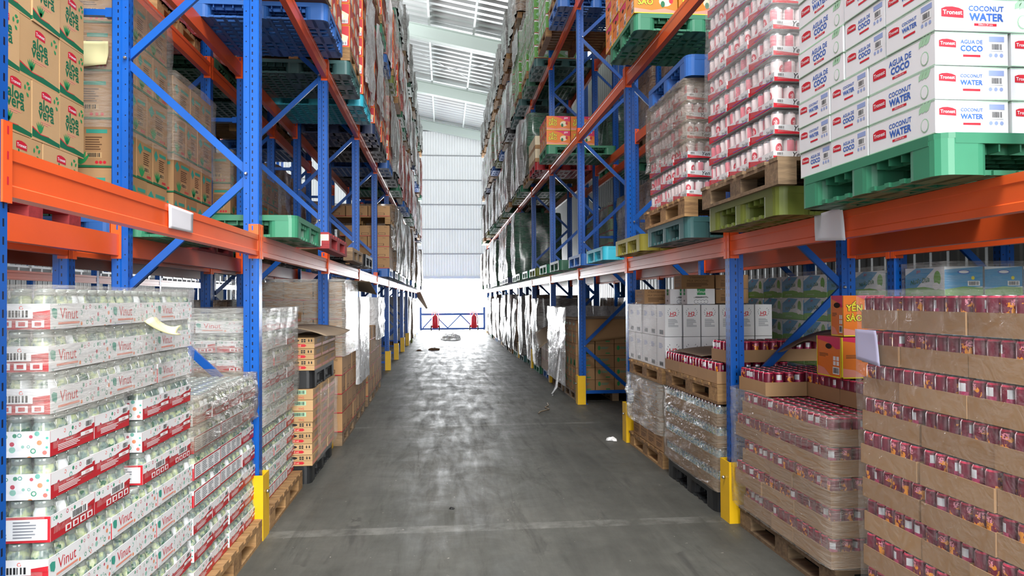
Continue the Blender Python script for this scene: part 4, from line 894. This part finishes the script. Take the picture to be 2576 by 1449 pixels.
grid(PT, 'R', 1.74, 4.97, Z1+.295, 6, lambda i: [('S', 3)], 'stack on dark teal pallet', .8, inner_max=2, jit=.012)
wrap('stretch_film', 1.715, 2.9, 4.965, 5.92, Z1+.62, Z1+1.132, 'film_brown', 'loose film at top of pink can trays under blue pallet', 43, .012, True, 7)
pallet('p_blue', 1.72+.6, 5.42, Z1+1.15, 'lying on top of pink can trays')
for k, s, c in ((1, 1, 'p_yellow'), (2, 0, 'p_cyan'), (2, 1, 'p_blue'), (3, 0, 'p_dark'), (3, 1, 'p_green'), (4, 0, 'p_olive'), (4, 1, 'p_green'), (5, 0, 'p_dark')):
    pallet(c, (1.76 if k < 3 else 1.72)+.6, fy(k)+(.14, 1.42)[s]+.5, Z1, 'empty on right first beam, %s bay %s' % (ORD[k], ('near', 'far')[s]), k < 5)
# notices on the beams
sheet('paper_notice', [(1.965, 3.64, 1.85), (1.97, 3.36, 1.83), (1.955, 3.36, 1.995), (1.96, 3.64, 1.985)], 'paper', 'white paper notice on right orange beam below olive pallet', 0, 'paper', th=.001, curl=.0008)
sheet('paper_notice', [(-1.193, 3.26, 1.87), (-1.193, 3.56, 1.875), (-1.19, 3.56, 1.97), (-1.193, 3.26, 1.975)], 'paper', 'white paper notice on nearest left orange beam', 0, 'paper', th=.001, curl=.0006)

# ---------------------------------------------------------------- left rack, first beams and the row behind
pallet('p_green', -.99-.6, 5.49, Z1, 'empty on left first beam beside first post')
o = pallet('wood_red', -.96-.6, 6.72, Z1, 'with stencilled letters, empty on left first beam', scale=(1, 1.15, 1))
m = M(); m.box(-.3, .01, -.012, 0, .0, .13, 'wood_red'); f = m.side(-.3, .01, -.012, 0, 0, .13, '-y'); f.text('CAM', .5, .4, .06, 'white_print', 1, .03); f.rect(.75, .5, .98, .9, 'cream_print')
put('stencilled_board', m.mesh('stencilled_board'), (.6, -.5, .005), 0, o)
pallet('wood_grey', -.98-.6, fy(2)+.75, Z1, 'empty on left first beam, third bay')
pallet('p_black', -.98-.6, fy(2)+2.0, Z1, 'empty on left first beam, third bay far half')
pallet('wood_red', -2.27-.6, 4.25, Z1, 'under brown aloe vera cartons behind left rack')
grid(AL, 'L', -2.27, 3.5, Z1+.145, 4, lambda i: [('L', 1), ('S', 3)] if i % 2 else [('S', 2), ('L', 1), ('S', 1)] if i else [('L', 3)], 'back row beyond nearest beam', .5, inner_max=1)
for n, (y, nl, k) in enumerate(((5.12, 5, 1), (6.25, 4, 1), (7.85, 3, 2), (9.1, 3, 2))):
    wh = 'back row behind left rack, %s pile' % ORD[n]
    pallet(('p_blue', 'p_blue', 'p_green', 'wood')[n], -2.25-.6, y+.5, Z1, 'under brown diamond cartons, back row, %s pile' % ORD[n])
    grid(AD, 'L', -2.25, y, Z1+.152, nl, lambda i: [('L', 1), ('S', 2)] if i % 2 else [('S', 2), ('L', 1)], wh, 1.0)
    wrap('stretch_film', -3.3, -2.235, y-.02, y+1.02, Z1+.75, Z1+.152+.33*nl+.02, 'film_mid', 'stretch film round brown diamond cartons, back row, %s pile' % ORD[n], 50+n, .02, True, 9)
sheet('paper_notice', [(-2.44, 5.075, 3.13), (-2.26, 5.07, 3.15), (-2.24, 5.05, 3.3), (-2.44, 5.07, 3.31)], 'paper_yellow', 'pale yellow note stuck on brown cartons behind left rack', 0, 'paper', th=.001, curl=.01)

# ---------------------------------------------------------------- right back row at floor level
for s, y in enumerate((4.3, 5.55, 6.8)): pallet('wood_grey', 3.2+.6, y, 0, 'under coconut cartons, right back row, %s' % ORD[s], False, scale=(1, .9 if s == 0 else 1.15, 1))
grid(ND, 'R', 3.22, 4.35, .147, 8, lambda i: [('L', 1)], 'right back row near pallet', 1.05, inner_max=3)
grid(ND, 'R', 3.22, 4.97, .147, 8, lambda i: [('L', 6)], 'right back row far pallets', 1.05, near=False)
wrap('stretch_film', 3.2, 4.2, 4.33, 4.76, .9, 1.77, 'film', 'clear film round nearest blue-green coconut cartons', 61, .008, True, 8)
wrap('stretch_film', 3.2, 4.2, 4.95, 7.42, .9, 1.77, 'film', 'clear film round further blue-green coconut cartons', 62, .012, True, 8, nside=80)

# ---------------------------------------------------------------- goods higher up and further off
def box_load(side, lev, k, s, pr, nl, pcol, extra=None, under=None, film=None, pat=None, yoff=0):
    """A pallet of single cartons on a beam level."""
    xa = -1.0 if side == 'L' else 1.74; sg = -1 if side == 'L' else 1
    y = fy(k)+(.22, 1.5)[s]+yoff; z = LZ[lev]; wh = '%s rack level %s bay %s %s' % (SIDE[side], NUM[lev-1], NUM[k], ('near', 'far')[s])
    pallet(pcol, xa+sg*.6, y+.5, z, 'under %ss, %s' % (pr['lab'], wh), k < 5); z += .152 if not pcol.startswith('wood') else .144
    if under: pallet(under, xa+sg*.6, y+.5, z, 'second one up, %s' % wh, k < 5); z += .152 if not under.startswith('wood') else .144
    grid(pr, side, xa, y, z, nl, pat or (lambda i: [('L', 1), ('S', 2)] if i % 2 else [('S', 2), ('L', 1)]), wh, 1.0, inner_max=4)
    if film: wrap('stretch_film', *((xa-1.1, xa+.02) if side == 'L' else (xa-.02, xa+1.1)), y-.02, y+1.02, z+pr['pitch']*nl*film[0], z+pr['pitch']*nl+.02, film[1], 'shiny film over %ss, %s' % (pr['lab'], wh), 10*lev+2*k+s, .03, True, 9, open_end=True)
box_load('L', 2, 1, 1, RC, 5, 'p_blue'); box_load('L', 2, 2, 0, RC, 6, 'p_teal', under='wood'); box_load('L', 2, 2, 1, RC, 6, 'p_cyan', film=(.1, 'film_silver'))
box_load('L', 2, 3, 0, RC, 6, 'p_navy', film=(.2, 'film_silver')); box_load('L', 2, 3, 1, RC, 5, 'p_black', film=(.3, 'film_heavy'))
box_load('L', 2, 4, 0, RC, 5, 'p_blue', film=(.2, 'film_silver'))
sheet('cardboard_sheet', [(-1.65, 5.95, Z2+.16), (-1.0, 5.95, Z2+.15), (-.98, 6.5, Z2+.155), (-1.65, 6.5, Z2+.155)], 'brown_print', 'brown board overhanging blue pallet, left level two', 0)
box_load('L', 3, 3, 0, RC, 5, 'wood'); box_load('L', 3, 3, 1, RC, 5, 'p_green', under='wood', film=(.2, 'film_silver')); box_load('L', 3, 4, 1, RC, 5, 'p_olive', under='wood', film=(.4, 'film_heavy'))
box_load('L', 3, 5, 0, RC, 5, 'wood', film=(.3, 'film_silver'))
box_load('R', 2, 1, 1, YC, 5, 'p_green', pat=lambda i: [('S', 4)])
box_load('R', 2, 3, 1, YC, 2, 'p_green', pat=lambda i: [('S', 3)])
box_load('R', 3, 3, 0, GC, 6, 'p_blue', under='wood'); box_load('R', 3, 3, 1, GC, 5, 'wood'); box_load('R', 3, 4, 0, GC, 6, 'p_teal', film=(.3, 'film_heavy'))
box_load('R', 3, 4, 1, GC, 5, 'p_dark', under='wood', film=(.5, 'film_heavy')); box_load('R', 3, 5, 0, GC, 6, 'p_teal', under='wood', film=(.6, 'film_silver'))
box_load('R', 2, 4, 0, PKC, 2, 'p_red')
box_load('L', 1, 4, 0, EC, 4, 'p_blue', film=(.5, 'film_heavy'))
xw = -1.58; pallet('wood', xw, fy(4)+.72, Z1+.155+.82, 'on top of brown cartons, left level one fifth bay', False)
for n in range(3): unit(EC, -1.19-.41*n, fy(4)+.42, Z1+.155+.97, 0, 'brown carton on raised wooden pallet, %s from aisle, left rack' % ORD[n])
DESC = dict(w_brown='brown film-wrapped load', w_red='red and white film-wrapped load', w_green='green and white film-wrapped load', w_dgreen='dark green film-wrapped load', w_silver='silvery film-wrapped load', w_white='whitish film-wrapped load')
def wload(side, lev, k, s, kind, h, pcol, depth=1.12, row=1, slack=.015, amp=.028):
    if row == 1: xa = (-1.0 if lev else -1.16) if side == 'L' else (1.74 if lev else 1.95)
    else: xa = -2.42 if side == 'L' else 3.2
    xa += R.uniform(-.05, .05) if row == 1 else 0
    sg = -1 if side == 'L' else 1; y = fy(k)+(.2, 1.48)[s]; z = LZ[lev]
    wh = '%s rack%s %s, %s bay %s' % (SIDE[side], '' if row == 1 else ' back row', 'floor' if not lev else 'level '+NUM[lev-1], ORD[k], ('near', 'far')[s])
    pallet(pcol, xa+sg*.6, y+.54, z, 'under wrapped load, '+wh, False, scale=(1, 1.08, 1)); z += .152 if not pcol.startswith('wood') else .144
    a, b = sorted((xa, xa+sg*depth))
    wrap('wrapped_load', a, b, y, y+1.1, z, z+h, kind, '%s, %s' % (DESC[kind], wh), R.randrange(999), amp, True, 8, 36, .09, 'wrapped pallet load', 'film-wrapped pallet loads', slack)
PC = ['wood', 'wood_grey', 'p_green', 'p_blue', 'p_teal', 'p_black', 'wood', 'p_olive', 'p_dark', 'p_navy']
for k in range(1, NB):
    for s in (0, 1):
        pc = lambda: R.choice(PC)
        if k >= 4 and (k, s) != (4, 0): wload('L', 2, k, s, R.choice(['w_red', 'w_red', 'w_silver', 'w_white']), R.uniform(1.2, 1.55), pc())
        if (k, s) >= (4, 0) and (k, s) not in ((4, 1), (5, 0)): wload('L', 3, k, s, R.choice(['w_red', 'w_silver', 'w_red', 'w_white']), R.uniform(1.25, 1.6), pc())
        if k >= 5: wload('L', 4, k, s, R.choice(['w_silver', 'w_silver', 'w_red']), R.uniform(1.1, 1.4), R.choice(['wood', 'wood_grey', 'p_dark']), amp=.045); wload('R', 4, k, s, R.choice(['w_silver', 'w_silver', 'w_brown']), R.uniform(1.1, 1.35), R.choice(['wood', 'wood_grey']), amp=.045)
        if (k, s) >= (4, 1): wload('L', 1, k, s, R.choice(['w_brown', 'w_silver', 'w_white', 'w_brown']), R.uniform(1.2, 1.6), R.choice(['p_blue', 'p_teal', 'p_navy', 'p_dark']))
        if k >= 8: wload('L', 0, k, s, R.choice(['w_silver', 'w_white', 'w_brown']), R.uniform(1.2, 1.5), pc())
        if (k, s) >= (4, 1): wload('R', 2, k, s, ['w_silver', 'w_dgreen', 'w_white', 'w_dgreen'][(2*k+s) % 4], R.uniform(1.25, 1.55), R.choice(['p_olive', 'p_green', 'p_blue', 'wood']))
        if (k, s) >= (5, 1): wload('R', 3, k, s, R.choice(['w_green', 'w_silver', 'w_green', 'w_white']), R.uniform(1.2, 1.55), pc()); wload('R', 1, k, s, 'w_dgreen' if k < 8 else R.choice(['w_white', 'w_silver']), R.uniform(1.3, 1.55), R.choice(['p_green', 'p_dark', 'p_olive', 'p_navy']))
        if (k, s) >= (4, 1): wload('R', 0, k, s, ['w_brown', 'w_silver', 'w_brown', 'w_white', 'w_silver'][(2*k+s) % 5], R.uniform(1.35, 1.58), pc(), amp=.04)
for k, s, lev, kind in ((0, 0, 0, 'w_silver'), (0, 1, 0, 'w_white'), (1, 0, 0, 'w_brown'), (2, 0, 0, 'w_brown'), (2, 1, 0, 'w_brown'), (3, 0, 0, 'w_brown'), (4, 0, 0, 'w_brown'), (4, 1, 1, 'w_brown'), (3, 0, 1, 'w_brown'), (3, 1, 1, 'w_brown'), (1, 1, 2, 'w_red'), (2, 0, 2, 'w_red'), (2, 1, 2, 'w_brown'), (3, 0, 2, 'w_brown'), (3, 1, 2, 'w_brown')):
    wload('L', lev, k, s, kind, 1.4 if kind != 'w_dgreen' else 1.2, R.choice(PC), row=2)
for k, s, lev, kind in ((0, 0, 1, 'w_brown'), (0, 1, 1, 'w_brown'), (0, 0, 0, 'w_brown'), (2, 1, 0, 'w_brown'), (3, 0, 0, 'w_brown'), (3, 1, 0, 'w_brown'), (4, 0, 0, 'w_brown'), (1, 0, 1, 'w_brown'), (1, 1, 1, 'w_brown'), (2, 0, 1, 'w_brown'), (2, 1, 1, 'w_brown'), (3, 0, 1, 'w_brown'), (3, 1, 1, 'w_silver'), (4, 0, 1, 'w_green'), (4, 1, 1, 'w_green'), (1, 0, 2, 'w_green'), (1, 1, 2, 'w_green'), (2, 0, 2, 'w_green'), (2, 1, 2, 'w_brown'), (3, 0, 2, 'w_brown'), (4, 0, 2, 'w_dgreen')):
    wload('R', lev, k, s, kind, 1.25 if lev else 1.4, R.choice(PC), row=2)
for n in range(3): unit(GR, -6.3, 9.6+.42*n, Z1+.13, math.pi/2, 'bright green handled carton across neighbouring aisle, %s along' % ORD[n])

# ---------------------------------------------------------------- far end: barrier, extinguishers, litter
o = put('safety_barrier', None, (0, 36.6, 0)); tag(o, 'low blue lattice barrier lying across the far doorway', 'barrier')
def bpart(nm, p, q, w_=.1): m = M(); m.bar(p, q, w_, w_, 'blue'); put(nm, m.mesh(nm), parent=o)
bpart('rail', (-1.1, 0, .8), (2.0, 0, .8)); bpart('rail', (-1.1, 0, .06), (2.0, 0, .06))
for a, b in ((-1.05, -.45), (-.45, .2), (.85, .2), (.85, 1.5)): bpart('lattice_bar', (a, 0, .1 if a in (-1.05, ) else (.76 if a != .85 else .76)), (b, 0, .76 if a == -1.05 else .1), .05)
for x in (-1.15, 2.05): bpart('end_post', (x, 0, 0), (x, 0, 1.15), .1)
for n, (x, y) in enumerate(((-.42, 35.9), (1.5, 35.9))):
    o = put('fire_extinguisher', None, (x, y, 0)); tag(o, 'wheeled red fire extinguisher by the far barrier, %s one' % ('left' if n == 0 else 'right'), 'fire extinguisher', 'wheeled fire extinguishers')
    m = M(); m.lathe([(.12, .12), (.15, .16), (.15, .66), (.11, .74), (.05, .78), (.04, .84)], 16, 'extred'); put('cylinder', m.mesh('cylinder'), parent=o)
    m = M(); m.tube([(-.16, .1, .15), (-.16, .12, .85), (-.14, .12, .9), (.14, .12, .9), (.16, .12, .85), (.16, .1, .15)], .016, 'extred'); put('frame', m.mesh('frame'), parent=o)
    for s in (-1, 1):
        m = M(); m.lathe([(.05, -.03), (.13, -.025), (.13, .025), (.05, .03)], 16, 'rubber'); put('wheel', m.mesh('wheel'), (.2*s, .1, .13), parent=o, rot=(0, math.pi/2, 0))
    m = M(); m.tube([(0, 0, .84), (.1, -.1, .8), (.19, -.1, .6), (.17, -.1, .3)], .014, 'rubber'); put('hose', m.mesh('hose'), parent=o)
sheet('cardboard_sheet', [(-1.35, 32.9, 1.85), (-1.05, 32.9, 1.9), (-.72, 32.9, 1.15), (-.8, 32.95, 1.12)], 'greybrown', 'brown cardboard flap hanging from far left rack end', 0)
def litter(name, x, y, r, h, mat, label, cat, seed):
    rr = random.Random(seed); m = M(); n = 14; rings = [[(r*q*math.cos(6.283*i/n)*rr.uniform(.7, 1.3)*1.4, r*q*math.sin(6.283*i/n)*rr.uniform(.7, 1.3), h*zz*rr.uniform(.6, 1.3)) for i in range(n)] for q, zz in ((1, 0), (.8, .6), (.4, 1))]
    m.faces([p for g in rings for p in g], [(k*n+i, k*n+(i+1) % n, (k+1)*n+(i+1) % n, (k+1)*n+i) for k in (0, 1) for i in range(n)], mat, False); m.poly(rings[2], mat); m.poly(rings[0][::-1], mat)
    tag(put(name, m.mesh(name), (x, y, .004), rr.uniform(0, 3)), label, cat)
litter('crumpled_plastic', 1.82, 7.73, .05, .03, 'white_print', 'small crumpled white plastic scrap on floor by right wooden pallet', 'scrap', 1)
litter('crumpled_film', .25, 28.0, .35, .2, 'film_silver', 'large crumpled film heap in middle of far aisle', 'scrap', 2)
litter('cardboard_scrap', -.3, 22.2, .14, .05, 'brown_print', 'dark cardboard scrap on far aisle floor, larger', 'scrap', 3)
litter('cardboard_scrap', -.75, 21.9, .08, .03, 'brown_print', 'dark cardboard scrap on far aisle floor, smaller', 'scrap', 4)
litter('dark_scrap', .055, 5.35, .014, .012, 'black_print', 'tiny dark scrap in middle of near floor', 'scrap', 5)
m = M(); m.tube([(1.52, 10.55, .01), (1.5, 10.3, .01), (1.42, 10.1, .015), (1.46, 9.95, .01), (1.3, 9.75, .01), (1.26, 9.6, .01)], .008, 'greybrown'); tag(put('film_strand', m.mesh('film_strand')), 'twisted film strand lying on floor by right fourth guard', 'scrap')
m = M(); m.tube([(1.93, 11.6, .9), (1.86, 11.55, .5), (1.80, 11.5, .12), (1.72, 11.4, .02)], .022, 'film_silver', 8); tag(put('film_tail', m.mesh('film_tail')), 'film tail hanging down to floor from green-printed cartons', 'scrap')
dup = [(k, v) for k, v in LAB.items() if len(v) > 1]
print('LABELS', len(LAB), 'repeated', len(dup), [k for k, v in dup][:6]); print('OBJ', len(bpy.data.objects), 'long', [k for k in LAB if len(k.replace('-', 'x').split()) > 16][:5])
